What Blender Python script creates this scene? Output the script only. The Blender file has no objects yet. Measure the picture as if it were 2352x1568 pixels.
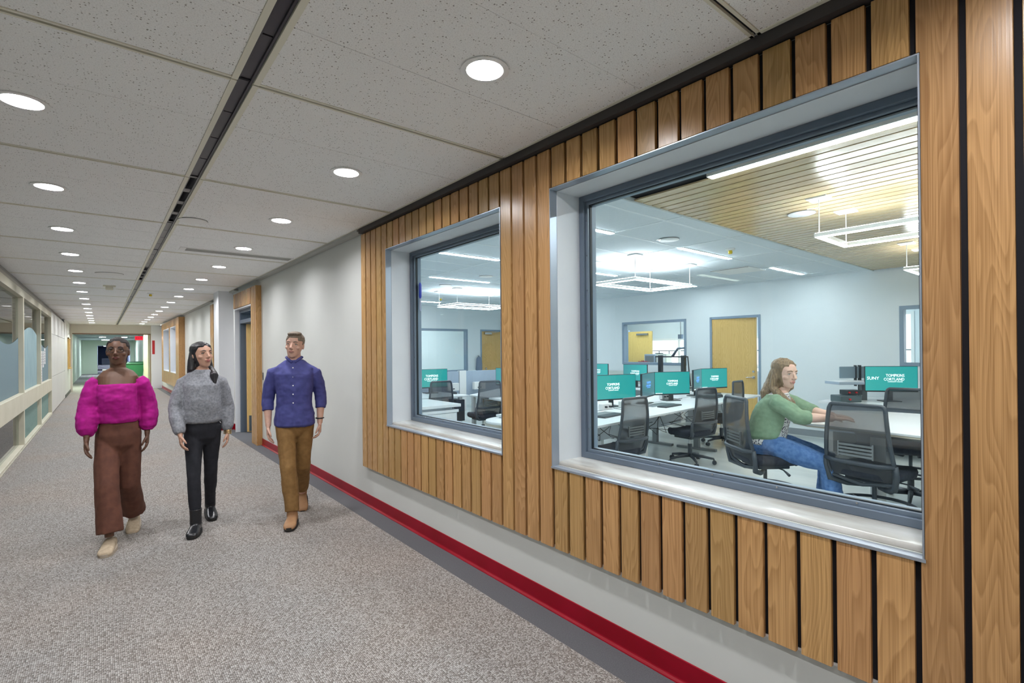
import bpy, bmesh, math, random
from mathutils import Vector, Matrix
random.seed(7)
PI = math.pi
SC = bpy.context.scene
COL = SC.collection

# ------------------------------------------------------------------ camera, world, exposure
F_PX, YAW, PITCH, ROLL, CY = 1153.80, 0.684947, 0.00144237, -0.00951044, 801.02
cam_d = bpy.data.cameras.new('camera')
cam_d.sensor_width = 36.0
cam_d.lens = F_PX * 36.0 / 2352
cam_d.shift_y = (CY - 784) / 2352
cam_d.clip_start = 0.02
cam = bpy.data.objects.new('camera', cam_d)
COL.objects.link(cam)
_F = Vector((math.sin(YAW) * math.cos(PITCH), math.cos(YAW) * math.cos(PITCH), math.sin(PITCH)))
_R0 = Vector((math.cos(YAW), -math.sin(YAW), 0))
_U0 = _R0.cross(_F)
_R = math.cos(ROLL) * _R0 + math.sin(ROLL) * _U0
_U = -math.sin(ROLL) * _R0 + math.cos(ROLL) * _U0
cam.matrix_world = Matrix(((_R.x, _U.x, -_F.x, 0), (_R.y, _U.y, -_F.y, 0), (_R.z, _U.z, -_F.z, 1.55), (0, 0, 0, 1)))
SC.camera = cam

w = bpy.data.worlds.new('world'); SC.world = w; w.use_nodes = True
w.node_tree.nodes['Background'].inputs[0].default_value = (0.80, 0.90, 1.0, 1)
w.node_tree.nodes['Background'].inputs[1].default_value = 3.0
SC.view_settings.view_transform = 'Standard'
SC.view_settings.look = 'None'
SC.view_settings.gamma = 1.0
SC.view_settings.use_curve_mapping = False
SC.view_settings.exposure = 0.31
SC.cycles.max_bounces = 12
SC.cycles.diffuse_bounces = 9
SC.cycles.glossy_bounces = 4
SC.cycles.transmission_bounces = 6
SC.cycles.transparent_max_bounces = 12
SC.cycles.caustics_reflective = False
SC.cycles.caustics_refractive = False
SC.cycles.sample_clamp_indirect = 4.0

E_DOWN = 330.0      # corridor downlight lens
E_LAB = 60.0       # linear lamps of the lab
E_PEND = 32.0

# ------------------------------------------------------------------ materials
def mat(name, col=(0.5, 0.5, 0.5), rough=0.5, metal=0.0, spec=0.5, emit=None, es=1.0, alpha=None):
    m = bpy.data.materials.new(name); m.use_nodes = True
    b = m.node_tree.nodes['Principled BSDF']
    b.inputs['Base Color'].default_value = (*col, 1)
    b.inputs['Roughness'].default_value = rough
    b.inputs['Metallic'].default_value = metal
    b.inputs['Specular IOR Level'].default_value = spec
    if emit:
        b.inputs['Emission Color'].default_value = (*emit, 1)
        b.inputs['Emission Strength'].default_value = es
    return m
class NT:
    def __init__(s, m): s.t = m.node_tree; s.b = s.t.nodes['Principled BSDF']
    def n(s, ty, **kw):
        x = s.t.nodes.new(ty)
        for k, v in kw.items():
            if k.startswith('i_'):
                key = k[2:]
                key = int(key) if key.isdigit() else key.replace('_', ' ')
                x.inputs[key].default_value = v
            else: setattr(x, k, v)
        return x
    def l(s, a, b): s.t.links.new(a, b)
def ramp(nt, fac, stops):
    r = nt.n('ShaderNodeValToRGB')
    e = r.color_ramp.elements
    while len(e) < len(stops): e.new(0.5)
    for k, (p, c) in enumerate(stops):
        e[k].position = p; e[k].color = (*c, 1) if len(c) == 3 else c
    nt.l(fac, r.inputs[0]); return r
def noise_var(m, c1, c2, scale=6, bump=0.0, detail=4, coord='Object', stretch=(1, 1, 1), bdist=0.002):
    nt = NT(m)
    tc = nt.n('ShaderNodeTexCoord'); mp = nt.n('ShaderNodeMapping'); mp.inputs['Scale'].default_value = stretch
    nt.l(tc.outputs[coord], mp.inputs[0])
    no = nt.n('ShaderNodeTexNoise', i_Scale=scale, i_Detail=detail)
    nt.l(mp.outputs[0], no.inputs['Vector'])
    r = ramp(nt, no.outputs[0], [(0.35, c1), (0.65, c2)])
    nt.l(r.outputs[0], nt.b.inputs['Base Color'])
    if bump:
        bp = nt.n('ShaderNodeBump', i_Strength=bump, i_Distance=bdist)
        nt.l(no.outputs[0], bp.inputs['Height']); nt.l(bp.outputs[0], nt.b.inputs['Normal'])
    return m
def oak(name, dark, light, rough=0.33, axis='z', varamt=0.35):
    m = mat(name, light, rough); nt = NT(m)
    tc = nt.n('ShaderNodeTexCoord'); oi = nt.n('ShaderNodeObjectInfo')
    sc3 = {'z': (1, 1, 0.11), 'y': (1, 0.11, 1)}[axis]
    mu = nt.n('ShaderNodeVectorMath', operation='SCALE'); mu.inputs[3].default_value = 37.0
    cb = nt.n('ShaderNodeCombineXYZ'); nt.l(oi.outputs['Random'], cb.inputs[0]); nt.l(oi.outputs['Random'], cb.inputs[1]); nt.l(oi.outputs['Random'], cb.inputs[2])
    nt.l(cb.outputs[0], mu.inputs[0])
    mp = nt.n('ShaderNodeMapping'); mp.inputs['Scale'].default_value = sc3
    nt.l(tc.outputs['Object'], mp.inputs[0])
    ad = nt.n('ShaderNodeVectorMath', operation='ADD'); nt.l(mp.outputs[0], ad.inputs[0]); nt.l(mu.outputs[0], ad.inputs[1])
    n1 = nt.n('ShaderNodeTexNoise', i_Scale=7.0, i_Detail=2.0, i_Roughness=0.45); nt.l(ad.outputs[0], n1.inputs['Vector'])
    m1 = nt.n('ShaderNodeMath', operation='MULTIPLY'); m1.inputs[1].default_value = 26.0; nt.l(n1.outputs[0], m1.inputs[0])
    m2 = nt.n('ShaderNodeMath', operation='FRACT'); nt.l(m1.outputs[0], m2.inputs[0])
    r1 = ramp(nt, m2.outputs[0], [(0.0, (0.55,) * 3), (0.12, (0.2,) * 3), (0.6, (0.45,) * 3), (1.0, (0.62,) * 3)])
    mp2 = nt.n('ShaderNodeMapping'); mp2.inputs['Scale'].default_value = {'z': (60, 60, 2.2), 'y': (60, 2.2, 60)}[axis]; nt.l(ad.outputs[0], mp2.inputs[0])
    n2 = nt.n('ShaderNodeTexNoise', i_Scale=5.0, i_Detail=5.0); nt.l(mp2.outputs[0], n2.inputs['Vector'])
    mx = nt.n('ShaderNodeMix', data_type='FLOAT'); mx.inputs[0].default_value = 0.64
    nt.l(r1.outputs[0], mx.inputs[2]); nt.l(n2.outputs[0], mx.inputs[3])
    r2 = ramp(nt, mx.outputs[0], [(0.33, dark), (0.60, light)])
    hs = nt.n('ShaderNodeHueSaturation')
    mr = nt.n('ShaderNodeMapRange'); mr.inputs[3].default_value = 1 - varamt * .42; mr.inputs[4].default_value = 1 + varamt * .30
    nt.l(oi.outputs['Random'], mr.inputs[0]); nt.l(mr.outputs[0], hs.inputs['Value'])
    fr = nt.n('ShaderNodeMath', operation='MULTIPLY'); fr.inputs[1].default_value = 13.7; nt.l(oi.outputs['Random'], fr.inputs[0])
    fr2 = nt.n('ShaderNodeMath', operation='FRACT'); nt.l(fr.outputs[0], fr2.inputs[0])
    mr2 = nt.n('ShaderNodeMapRange'); mr2.inputs[3].default_value = 0.492; mr2.inputs[4].default_value = 0.508
    nt.l(fr2.outputs[0], mr2.inputs[0]); nt.l(mr2.outputs[0], hs.inputs['Hue'])
    nt.l(r2.outputs[0], hs.inputs['Color']); nt.l(hs.outputs[0], nt.b.inputs['Base Color'])
    bp = nt.n('ShaderNodeBump', i_Strength=0.15, i_Distance=0.001); nt.l(n2.outputs[0], bp.inputs['Height']); nt.l(bp.outputs[0], nt.b.inputs['Normal'])
    return m
def M_glass(name, tint=(0.93, 0.97, 0.96), mix=0.0, refl=1.0):
    m = bpy.data.materials.new(name); m.use_nodes = True; t = m.node_tree
    for x in list(t.nodes): t.nodes.remove(x)
    o = t.nodes.new('ShaderNodeOutputMaterial'); tr = t.nodes.new('ShaderNodeBsdfTransparent'); gl = t.nodes.new('ShaderNodeBsdfGlossy')
    fr = t.nodes.new('ShaderNodeFresnel'); fr.inputs[0].default_value = 1.5
    mu = t.nodes.new('ShaderNodeMath'); mu.operation = 'MULTIPLY'; mu.inputs[1].default_value = refl
    mx = t.nodes.new('ShaderNodeMixShader')
    tr.inputs[0].default_value = (*tint, 1); gl.inputs['Roughness'].default_value = 0.0
    # a pane reflects at its outer face only: the fresnel node would turn the inner side into total reflection
    ge = t.nodes.new('ShaderNodeNewGeometry')
    ior = t.nodes.new('ShaderNodeMapRange'); ior.inputs[3].default_value = 1.5; ior.inputs[4].default_value = 1 / 1.5
    t.links.new(ge.outputs['Backfacing'], ior.inputs[0]); t.links.new(ior.outputs[0], fr.inputs[0])
    t.links.new(fr.outputs[0], mu.inputs[0]); t.links.new(mu.outputs[0], mx.inputs[0])
    t.links.new(tr.outputs[0], mx.inputs[1]); t.links.new(gl.outputs[0], mx.inputs[2]); t.links.new(mx.outputs[0], o.inputs[0])
    return m
def M_mesh(name, col, alpha):
    m = mat(name, col, 0.7); nt = NT(m)
    tc = nt.n('ShaderNodeTexCoord')
    nt.b.inputs['Alpha'].default_value = alpha
    return m
OAK = oak('oak_slat', (0.355, 0.190, 0.068), (0.575, 0.335, 0.135), 0.27)
OAKC = oak('oak_ceiling_slat', (0.46, 0.33, 0.17), (0.66, 0.50, 0.29), 0.20, 'y', 0.12)  # paler than the wall oak: glare is put into its colour
OAKD = oak('door_veneer', (0.56, 0.35, 0.10), (0.70, 0.47, 0.17), 0.35, 'z', 0.1)
BLACK = mat('black_felt', (0.008, 0.008, 0.012), 0.9)
WALL = noise_var(mat('wall_paint', (0.70, 0.70, 0.67), 0.45), (0.62, 0.635, 0.61), (0.65, 0.665, 0.64), 1.5)
LABW = noise_var(mat('lab_wall_paint', (0.75, 0.8, 0.82), 0.5), (0.74, 0.79, 0.81), (0.77, 0.82, 0.84), 1.2)
WHITE = mat('white_paint', (0.78, 0.79, 0.82), 0.45)
CREAM = noise_var(mat('cream_paint', (0.66, 0.62, 0.50), 0.45), (0.60, 0.575, 0.45), (0.66, 0.63, 0.51), 3)
REDB = noise_var(mat('red_vinyl', (0.30, 0.002, 0.014), 0.3, spec=.3), (0.27, 0.002, 0.012), (0.32, 0.003, 0.018), 4)
TRIMM = mat('metal_trim', (0.45, 0.50, 0.58), 0.35, 0.7)
REVEAL = noise_var(mat('reveal_paint', (0.72, 0.75, 0.78), 0.5), (0.70, 0.73, 0.77), (0.74, 0.77, 0.80), 3)
FRAME = noise_var(mat('slate_frame_paint', (0.115, 0.15, 0.20), 0.38), (0.11, 0.145, 0.195), (0.125, 0.16, 0.21), 3)
FRAMEL = mat('light_slate_paint', (0.22, 0.29, 0.37), 0.38)
GLASS = M_glass('window_glass')
GLASSL = M_glass('corridor_glass', (0.70, 0.78, 0.74), refl=0.9)
SEAL = mat('black_seal', (0.01, 0.015, 0.02), 0.5)
SILLM = noise_var(mat('marble_sill', (0.6, 0.6, 0.56), 0.16), (0.40, 0.38, 0.34), (0.64, 0.64, 0.62), 7, detail=8, stretch=(1, .35, 1))
CREAMM = mat('cream_metal', (0.78, 0.76, 0.64), 0.45)
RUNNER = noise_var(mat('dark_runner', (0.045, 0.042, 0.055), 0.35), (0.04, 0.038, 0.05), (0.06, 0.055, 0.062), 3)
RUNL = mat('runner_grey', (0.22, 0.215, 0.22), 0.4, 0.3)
GREYM = mat('grey_metal', (0.20, 0.21, 0.22), 0.4, 0.5)
EMITD = mat('downlight_lens', (1, 1, 1), 0.5, emit=(0.98, 0.975, 1.0), es=E_DOWN)
EMITL = mat('linear_lamp', (1, 1, 1), 0.5, emit=(0.84, 0.94, 1.0), es=E_LAB)
EMITP = mat('pendant_lamp', (1, 1, 1), 0.5, emit=(0.88, 0.95, 1.0), es=E_PEND)
EMITR = mat('side_room_fill_lamp', (1, 1, 1), 0.5, emit=(0.95, 1.0, 0.9), es=12.0)
EMITF = mat('far_blue_lamp', (1, 1, 1), 0.5, emit=(0.8, 0.9, 1.0), es=110.0)
EMITW = mat('workshop_fill_lamp', (1, 1, 1), 0.5, emit=(0.85, 0.95, 1.0), es=45.0)
EMITG = mat('far_lamp', (1, 1, 1), 0.5, emit=(0.90, 1.0, 0.82), es=60.0)
LAMPW = mat('lamp_white', (0.86, 0.86, 0.85), 0.35)
DESKW = noise_var(mat('desk_laminate', (0.80, 0.82, 0.84), 0.3), (0.79, 0.81, 0.83), (0.82, 0.84, 0.86), 3)
DESKE = mat('desk_edge', (0.55, 0.6, 0.65), 0.4)
BENCHE = mat('beige_edge', (0.50, 0.46, 0.38), 0.5)
CHAIRB = mat('chair_plastic', (0.045, 0.055, 0.07), 0.42)
CHAIRS = noise_var(mat('seat_fabric', (0.02, 0.025, 0.04), 0.85), (0.018, 0.022, 0.035), (0.028, 0.034, 0.05), 40)
MESHF = M_mesh('back_mesh', (0.045, 0.05, 0.06), 0.80)
SCRB = mat('black_bezel', (0.02, 0.025, 0.03), 0.35)
def screen(name, c1, c2, s):
    m = mat(name, (0.01, 0.02, 0.02), 0.25); nt = NT(m)
    tc = nt.n('ShaderNodeTexCoord'); sp = nt.n('ShaderNodeSeparateXYZ'); nt.l(tc.outputs['Generated'], sp.inputs[0])
    r = ramp(nt, sp.outputs[0], [(0, c1), (1, c2)]); nt.l(r.outputs[0], nt.b.inputs['Emission Color']); nt.b.inputs['Emission Strength'].default_value = s
    return m
SCREEN = screen('teal_screen', (0.03, 0.36, 0.34), (0.005, 0.30, 0.30), 0.95)
SCREEN2 = screen('pale_teal_screen', (0.05, 0.30, 0.33), (0.03, 0.45, 0.45), 0.85)
SCREEN3 = screen('slate_screen', (0.06, 0.16, 0.20), (0.10, 0.21, 0.25), 0.75)
LOGOW = mat('screen_lettering', (0.9, 0.9, 0.9), 0.5, emit=(0.85, 0.97, 1.0), es=1.1)
LOGOB = mat('blue_lettering', (0.1, 0.3, 0.8), 0.5, emit=(0.12, 0.32, 0.85), es=0.9)
PANELG = mat('grey_fabric_panel', (0.36, 0.43, 0.52), 0.8)
CABLE = mat('black_cable', (0.02, 0.02, 0.025), 0.5)
CHROME = mat('brushed_steel', (0.55, 0.55, 0.55), 0.25, 1.0)
GREEN = mat('green_plastic', (0.02, 0.13, 0.055), 0.4)
RED = mat('red_paint', (0.45, 0.012, 0.015), 0.4)
LABFL = noise_var(mat('lab_vinyl_floor', (0.6, 0.62, 0.6), 0.22), (0.46, 0.50, 0.49), (0.62, 0.645, 0.63), 2.0, detail=6, stretch=(1, .25, 1))
FILMB = mat('blue_film', (0.185, 0.26, 0.29), 0.7, spec=.1)
FILMC = noise_var(mat('cyan_film', (.3, .4, .43), .7, spec=.1), (0.24, 0.36, 0.40), (0.34, 0.47, 0.49), 3.0, stretch=(1, 6, .7))
FILMG = noise_var(mat('green_film', (0.2, 0.3, 0.28), 0.7, spec=.1), (0.17, 0.27, 0.25), (0.23, 0.34, 0.31), 60)
PAPER = mat('paper', (0.75, 0.74, 0.74), 0.7)
DARKBL = mat('dark_room', (0.06, 0.10, 0.18), 0.6)
GREENW = mat('pale_green_paint', (0.60, 0.68, 0.56), 0.5)
BLUEW = mat('pale_blue_paint', (0.45, 0.50, 0.68), 0.5)
PURPLE = mat('grey_carpet_far', (0.20, 0.19, 0.19), 0.9)
CORK = noise_var(mat('cork_board', (0.42, 0.24, 0.07), 0.8), (0.38, 0.21, 0.055), (0.48, 0.28, 0.09), 30)
BORDERC = noise_var(mat('grey_border_carpet', (0.15, 0.15, 0.165), 0.95), (0.085, 0.087, 0.095), (0.11, 0.11, 0.12), 160, bump=0.4)

def carpet():
    m = mat('loop_carpet', (0.3, 0.28, 0.26), 0.95, spec=0.1); nt = NT(m)
    tc = nt.n('ShaderNodeTexCoord')
    mp = nt.n('ShaderNodeMapping'); mp.inputs['Rotation'].default_value = (0, 0, 0); mp.inputs['Scale'].default_value = (1.0, 1.0, 1)
    nt.l(tc.outputs['Object'], mp.inputs[0])
    v = nt.n('ShaderNodeTexVoronoi', i_Scale=118.0, i_Randomness=0.38); v.voronoi_dimensions = '2D'; nt.l(mp.outputs[0], v.inputs['Vector'])
    dk = nt.n('ShaderNodeMapRange'); dk.inputs[1].default_value = 0.30; dk.inputs[2].default_value = 0.68; dk.inputs[3].default_value = 1.0; dk.inputs[4].default_value = 0.28
    nt.l(v.outputs['Distance'], dk.inputs[0])
    wv = nt.n('ShaderNodeSeparateColor'); nt.l(v.outputs['Color'], wv.inputs[0])
    yarn = ramp(nt, wv.outputs[0], [(0.0, (0.215, 0.195, 0.178)), (0.45, (0.33, 0.31, 0.292)), (1.0, (0.49, 0.475, 0.456))])
    n = nt.n('ShaderNodeTexNoise', i_Scale=0.9, i_Detail=3.0); nt.l(tc.outputs['Object'], n.inputs['Vector'])
    tint = ramp(nt, n.outputs[0], [(0.4, (0.975, 0.98, 0.985)), (0.66, (1.03, 0.98, 0.945))])
    a = nt.n('ShaderNodeVectorMath', operation='MULTIPLY'); nt.l(yarn.outputs[0], a.inputs[0]); nt.l(tint.outputs[0], a.inputs[1])
    b = nt.n('ShaderNodeVectorMath', operation='SCALE'); nt.l(a.outputs[0], b.inputs[0]); nt.l(dk.outputs[0], b.inputs[3])
    nt.l(b.outputs[0], nt.b.inputs['Base Color'])
    bp = nt.n('ShaderNodeBump', i_Strength=0.6, i_Distance=0.004); bp.invert = True
    nt.l(v.outputs['Distance'], bp.inputs['Height']); nt.l(bp.outputs[0], nt.b.inputs['Normal'])
    return m
CARPET = carpet()
def ceil_tile():
    m = mat('fissured_tile', (0.8, 0.8, 0.78), 0.9, spec=0.1); nt = NT(m)
    tc = nt.n('ShaderNodeTexCoord'); oi = nt.n('ShaderNodeObjectInfo')
    ds = nt.n('ShaderNodeTexNoise', i_Scale=22.0); nt.l(tc.outputs['Object'], ds.inputs['Vector'])
    mxv = nt.n('ShaderNodeMix', data_type='VECTOR'); mxv.inputs[0].default_value = 0.012
    nt.l(tc.outputs['Object'], mxv.inputs[4]); nt.l(ds.outputs['Color'], mxv.inputs[5])
    v = nt.n('ShaderNodeTexVoronoi', i_Scale=85.0, i_Randomness=1.0); nt.l(mxv.outputs[1], v.inputs['Vector'])
    n = nt.n('ShaderNodeTexNoise', i_Scale=14.0, i_Detail=2.0); nt.l(tc.outputs['Object'], n.inputs['Vector'])
    sc = nt.n('ShaderNodeSeparateColor'); nt.l(v.outputs['Color'], sc.inputs[0])
    # radius of each pit varies from none to about 2 mm
    rad = nt.n('ShaderNodeMapRange'); rad.inputs[1].default_value = 0.38; rad.inputs[2].default_value = 1.0; rad.inputs[3].default_value = 0.0; rad.inputs[4].default_value = 0.27
    nt.l(sc.outputs[0], rad.inputs[0])
    lt = nt.n('ShaderNodeMath', operation='SUBTRACT'); nt.l(v.outputs['Distance'], lt.inputs[0]); nt.l(rad.outputs[0], lt.inputs[1])
    r = ramp(nt, lt.outputs[0], [(0.0, (0.33, 0.315, 0.30)), (0.07, (0.96, 0.965, 0.965))])
    n2 = nt.n('ShaderNodeTexNoise', i_Scale=190.0, i_Detail=2.0); nt.l(tc.outputs['Object'], n2.inputs['Vector'])
    r2 = ramp(nt, n2.outputs[0], [(0.36, (0.86, 0.86, 0.86)), (0.5, (1, 1, 1))])
    a = nt.n('ShaderNodeVectorMath', operation='MULTIPLY'); nt.l(r.outputs[0], a.inputs[0]); nt.l(r2.outputs[0], a.inputs[1])
    nt.l(a.outputs[0], nt.b.inputs['Base Color'])
    return m
TILE = ceil_tile()
TILEL = noise_var(mat('lab_ceiling_tile', (0.72, 0.78, 0.82), 0.85), (0.70, 0.765, 0.805), (0.73, 0.79, 0.83), 30)

# ------------------------------------------------------------------ mesh helpers
class MB:
    def __init__(s): s.v = []; s.f = []
    def add(s, vs, fs):
        o = len(s.v); s.v += [tuple(x) for x in vs]; s.f += [tuple(o + i for i in f) for f in fs]; return s
    def box(s, x0, x1, y0, y1, z0, z1):
        x0, x1 = sorted((x0, x1)); y0, y1 = sorted((y0, y1)); z0, z1 = sorted((z0, z1))
        return s.add([(x0, y0, z0), (x1, y0, z0), (x1, y1, z0), (x0, y1, z0), (x0, y0, z1), (x1, y0, z1), (x1, y1, z1), (x0, y1, z1)],
                     [(0, 3, 2, 1), (4, 5, 6, 7), (0, 1, 5, 4), (1, 2, 6, 5), (2, 3, 7, 6), (3, 0, 4, 7)])
    def ring(s, axis, t0, t1, a0, a1, z0, z1, w):
        """rectangular frame of width w, lying in the plane across axis, as one closed mesh"""
        def P(t, a, z): return (t, a, z) if axis == 'x' else (a, t, z)
        o = [(a0, z0), (a1, z0), (a1, z1), (a0, z1)]; i = [(a0 + w, z0 + w), (a1 - w, z0 + w), (a1 - w, z1 - w), (a0 + w, z1 - w)]
        vs = [P(t, *q) for t in (t0, t1) for q in o + i]; fs = []
        for k in range(4):
            n = (k + 1) % 4
            fs += [(k, n, 4 + n, 4 + k), (8 + k, 12 + k, 12 + n, 8 + n), (k, 8 + k, 8 + n, n), (4 + k, 4 + n, 12 + n, 12 + k)]
        return s.add(vs, fs)
    def hexa(s, c): # eight corners bottom 4, top 4
        return s.add(c, [(0, 3, 2, 1), (4, 5, 6, 7), (0, 1, 5, 4), (1, 2, 6, 5), (2, 3, 7, 6), (3, 0, 4, 7)])
    def loft(s, rings, cap=True, close=False):
        n = len(rings[0]); vs = [p for r in rings for p in r]; fs = []
        for i in range(len(rings) - 1 + (1 if close else 0)):
            a = i * n; b = ((i + 1) % len(rings)) * n
            for k in range(n): fs.append((a + k, a + (k + 1) % n, b + (k + 1) % n, b + k))
        if cap and not close:
            fs.append(tuple(reversed(range(n)))); fs.append(tuple((len(rings) - 1) * n + k for k in range(n)))
        return s.add(vs, fs)
    def tube(s, pts, r, n=8, cap=True, close=False):
        pts = [Vector(p) for p in pts]; rs = r if isinstance(r, (list, tuple)) else [r] * len(pts)
        rings = []; up = None; N = len(pts)
        for i, p in enumerate(pts):
            if close: t = (pts[(i + 1) % N] - pts[i - 1]).normalized()
            else: t = (pts[min(i + 1, N - 1)] - pts[max(i - 1, 0)]).normalized()
            if up is None: up = t.orthogonal().normalized()
            else: up = (up - t * up.dot(t)).normalized()
            sd = t.cross(up)
            rings.append([p + (up * math.cos(2 * PI * k / n) + sd * math.sin(2 * PI * k / n)) * rs[i] for k in range(n)])
        return s.loft(rings, cap, close)
    def cyl(s, p0, p1, r, n=16, r1=None): return s.tube([p0, p1], [r, r if r1 is None else r1], n)
    def lathe(s, prof, c=(0, 0, 0), n=24, cap=True):
        return s.loft([[(c[0] + r * math.cos(2 * PI * k / n), c[1] + r * math.sin(2 * PI * k / n), c[2] + z) for k in range(n)] for r, z in prof], cap)
    def prism(s, poly, a, b, axis='y'): # poly of 2D points, extruded between a and b
        def P(u, v, t): return {'x': (t, u, v), 'y': (u, t, v), 'z': (u, v, t)}[axis]
        n = len(poly)
        return s.add([P(u, v, a) for u, v in poly] + [P(u, v, b) for u, v in poly],
                     [tuple(range(n)), tuple(reversed(range(n, 2 * n)))] + [(k, n + k, n + (k + 1) % n, (k + 1) % n) for k in range(n)])
    def sphere(s, c, r, n=12, m=8, sc=(1, 1, 1)):
        rings = []
        for i in range(1, m):
            a = PI * i / m
            rings.append([(c[0] + r * sc[0] * math.sin(a) * math.cos(2 * PI * k / n), c[1] + r * sc[1] * math.sin(a) * math.sin(2 * PI * k / n), c[2] - r * sc[2] * math.cos(a)) for k in range(n)])
        return s.loft(rings)
    def xf(s, M): s.v = [tuple(M @ Vector(p)) for p in s.v]; return s
    def mesh(s, name):
        me = bpy.data.meshes.new(name); me.from_pydata(s.v, [], s.f)
        bm = bmesh.new(); bm.from_mesh(me); bmesh.ops.recalc_face_normals(bm, faces=bm.faces); bm.to_mesh(me); bm.free()
        return me
    def build(s, name, m, parent=None, smooth=False, bevel=0, loc=None, seg=2):
        me = s.mesh(name)
        me.materials.append(m)
        o = bpy.data.objects.new(name, me); COL.objects.link(o)
        if bevel:
            md = o.modifiers.new('bevel', 'BEVEL'); md.width = bevel; md.segments = seg; md.limit_method = 'ANGLE'; md.angle_limit = 0.6
        if smooth:
            for p in me.polygons: p.use_smooth = True
            if smooth != 'all':
                try: me.set_sharp_from_angle(angle=0.7)
                except Exception: pass
        if parent: o.parent = parent
        if loc: o.location = loc
        return o
def BOX(name, m, b, parent=None, bevel=0): return MB().box(*b).build(name, m, parent, bevel=bevel)
def tag(o, label=None, cat=None, group=None, kind=None):
    if label: o['label'] = label
    if cat: o['category'] = cat
    if group: o['group'] = group
    if kind: o['kind'] = kind
    return o
def empty(name, loc=(0, 0, 0), rz=0):
    o = bpy.data.objects.new(name, None); COL.objects.link(o); o.location = loc; o.rotation_euler = (0, 0, rz); o.empty_display_size = 0.1; return o
def thing(name, label, cat, loc=(0, 0, 0), rz=0, group=None): return tag(empty(name, loc, rz), label, cat, group)
def struct(name, label=None): return tag(empty(name), label, None, None, 'structure')
def S(o, label=None): return tag(o, label, None, None, 'structure')
def inst(src, parent, loc=None, name=None):
    c = src.copy(); COL.objects.link(c); c.parent = parent
    if loc is not None: c.location = loc
    return c
KIDS = {}
def dup(root, loc, rz=0, label=None, group=None, scale=None):
    c = root.copy(); COL.objects.link(c); c.location = loc; c.rotation_euler = (0, 0, rz)
    if scale: c.scale = scale
    if label: c['label'] = label
    if group: c['group'] = group
    def rec(a, b):
        for ch in list(a.children):
            d = ch.copy(); COL.objects.link(d); d.parent = b; rec(ch, d)
    rec(root, c); return c
def text_mb(txt, size, z=0.0, ext=0.0008):
    cu = bpy.data.curves.new('t', 'FONT'); cu.body = txt; cu.size = size; cu.align_x = 'CENTER'; cu.resolution_u = 2; cu.extrude = ext
    o = bpy.data.objects.new('t', cu); COL.objects.link(o)
    dg = bpy.context.evaluated_depsgraph_get()
    me = bpy.data.meshes.new_from_object(o.evaluated_get(dg))
    b = MB(); b.v = [tuple(v.co) for v in me.vertices]; b.f = [tuple(p.vertices) for p in me.polygons]
    bpy.data.objects.remove(o); bpy.data.curves.remove(cu); bpy.data.meshes.remove(me)
    return b
# ================================================================== THE SETTING
def wall_holes(name, m, axis, t0, t1, a0, a1, z0, z1, holes, parent=None, label=None):
    """wall slab between t0 and t1, running a0..a1, with rectangular openings (h0, h1, zb, zt)"""
    b = MB()
    def bx(u0, u1, za, zb):
        if u1 - u0 < 1e-4 or zb - za < 1e-4: return
        if axis == 'x': b.box(t0, t1, u0, u1, za, zb)
        else: b.box(u0, u1, t0, t1, za, zb)
    cur = a0
    for h0, h1, zb, zt in sorted(holes):
        bx(cur, h0, z0, z1); bx(h0, h1, z0, zb); bx(h0, h1, zt, z1); cur = h1
    bx(cur, a1, z0, z1)
    o = b.build(name, m, parent)
    if not parent: S(o, label)
    return o
XR, XS, ZC, XL, YE = 2.066, 2.024, 2.77, -0.997, 27.3
XLAB, XB, ZL, YL = 2.35, 9.54, 2.76, 12.02
WIN = [(0.414, 2.117), (2.589, 4.297)]
WZ0, WZ1 = 0.868, 2.481

# floors
fl = S(BOX('floor', CARPET, (XL - .02, 1.874, -3, YE, -0.06, 0.0)), 'beige and grey loop carpet of the corridor')
S(BOX('floor', BORDERC, (1.874, 2.30, -3, YE, -0.06, 0.0005)), 'flat grey carpet border beside the right wall')
S(BOX('floor', LABFL, (2.30, XB + .1, -3, YL + .1, -0.06, 0.0)), 'pale vinyl floor of the computer lab')
S(BOX('floor', PURPLE, (-1.4, 2.2, YE, 92, -0.06, 0.0)), 'grey carpet of the far corridor')
S(BOX('floor', BORDERC, (-7, XL - .02, -3, 24, -0.06, -0.001)), 'dark carpet of the room behind the left glazing')
S(BOX('floor', LABFL, (XB + .1, 13.6, -3, YL + .1, -0.06, 0.0)), 'pale floor of the workshop behind the lab')

# right wall of the corridor
holes = [(a, b, WZ0 + .004, WZ1) for a, b in WIN]
wall_holes('wall_right', WALL, 'x', XR, 2.18, -3, 9.52, 0, 2.93, holes, label='pale grey painted corridor wall with two deep windows')
wall_holes('wall_right', LABW, 'x', 2.18, XLAB, -3, 9.52, 0, 2.93, [(a, b, WZ0, WZ1) for a, b in WIN], label='lab side of the corridor wall')
wall_holes('wall_right', WALL, 'x', XR, XLAB, 10.93, YE, 0, 2.93, [(12.1, 13.24, 0, 2.36), (19.95, 21.6, .88, 2.43), (22.1, 24.1, .88, 2.43)], label='pale corridor wall past the open door')
BOX('door_header', WALL, (XR, XLAB, 9.52, 10.93, 2.38, 2.93), None); S(bpy.data.objects['door_header']).name = 'wall_right'
S(BOX('wall_right', WHITE, (1.80, XR, 11.40, 11.95, 0, 2.775)), 'white square column projecting from the right wall')
S(BOX('wall_back', WALL, (-1.1, XLAB, -3.1, -3.0, 0, 2.95)), 'wall closing the corridor behind the camera')
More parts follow.
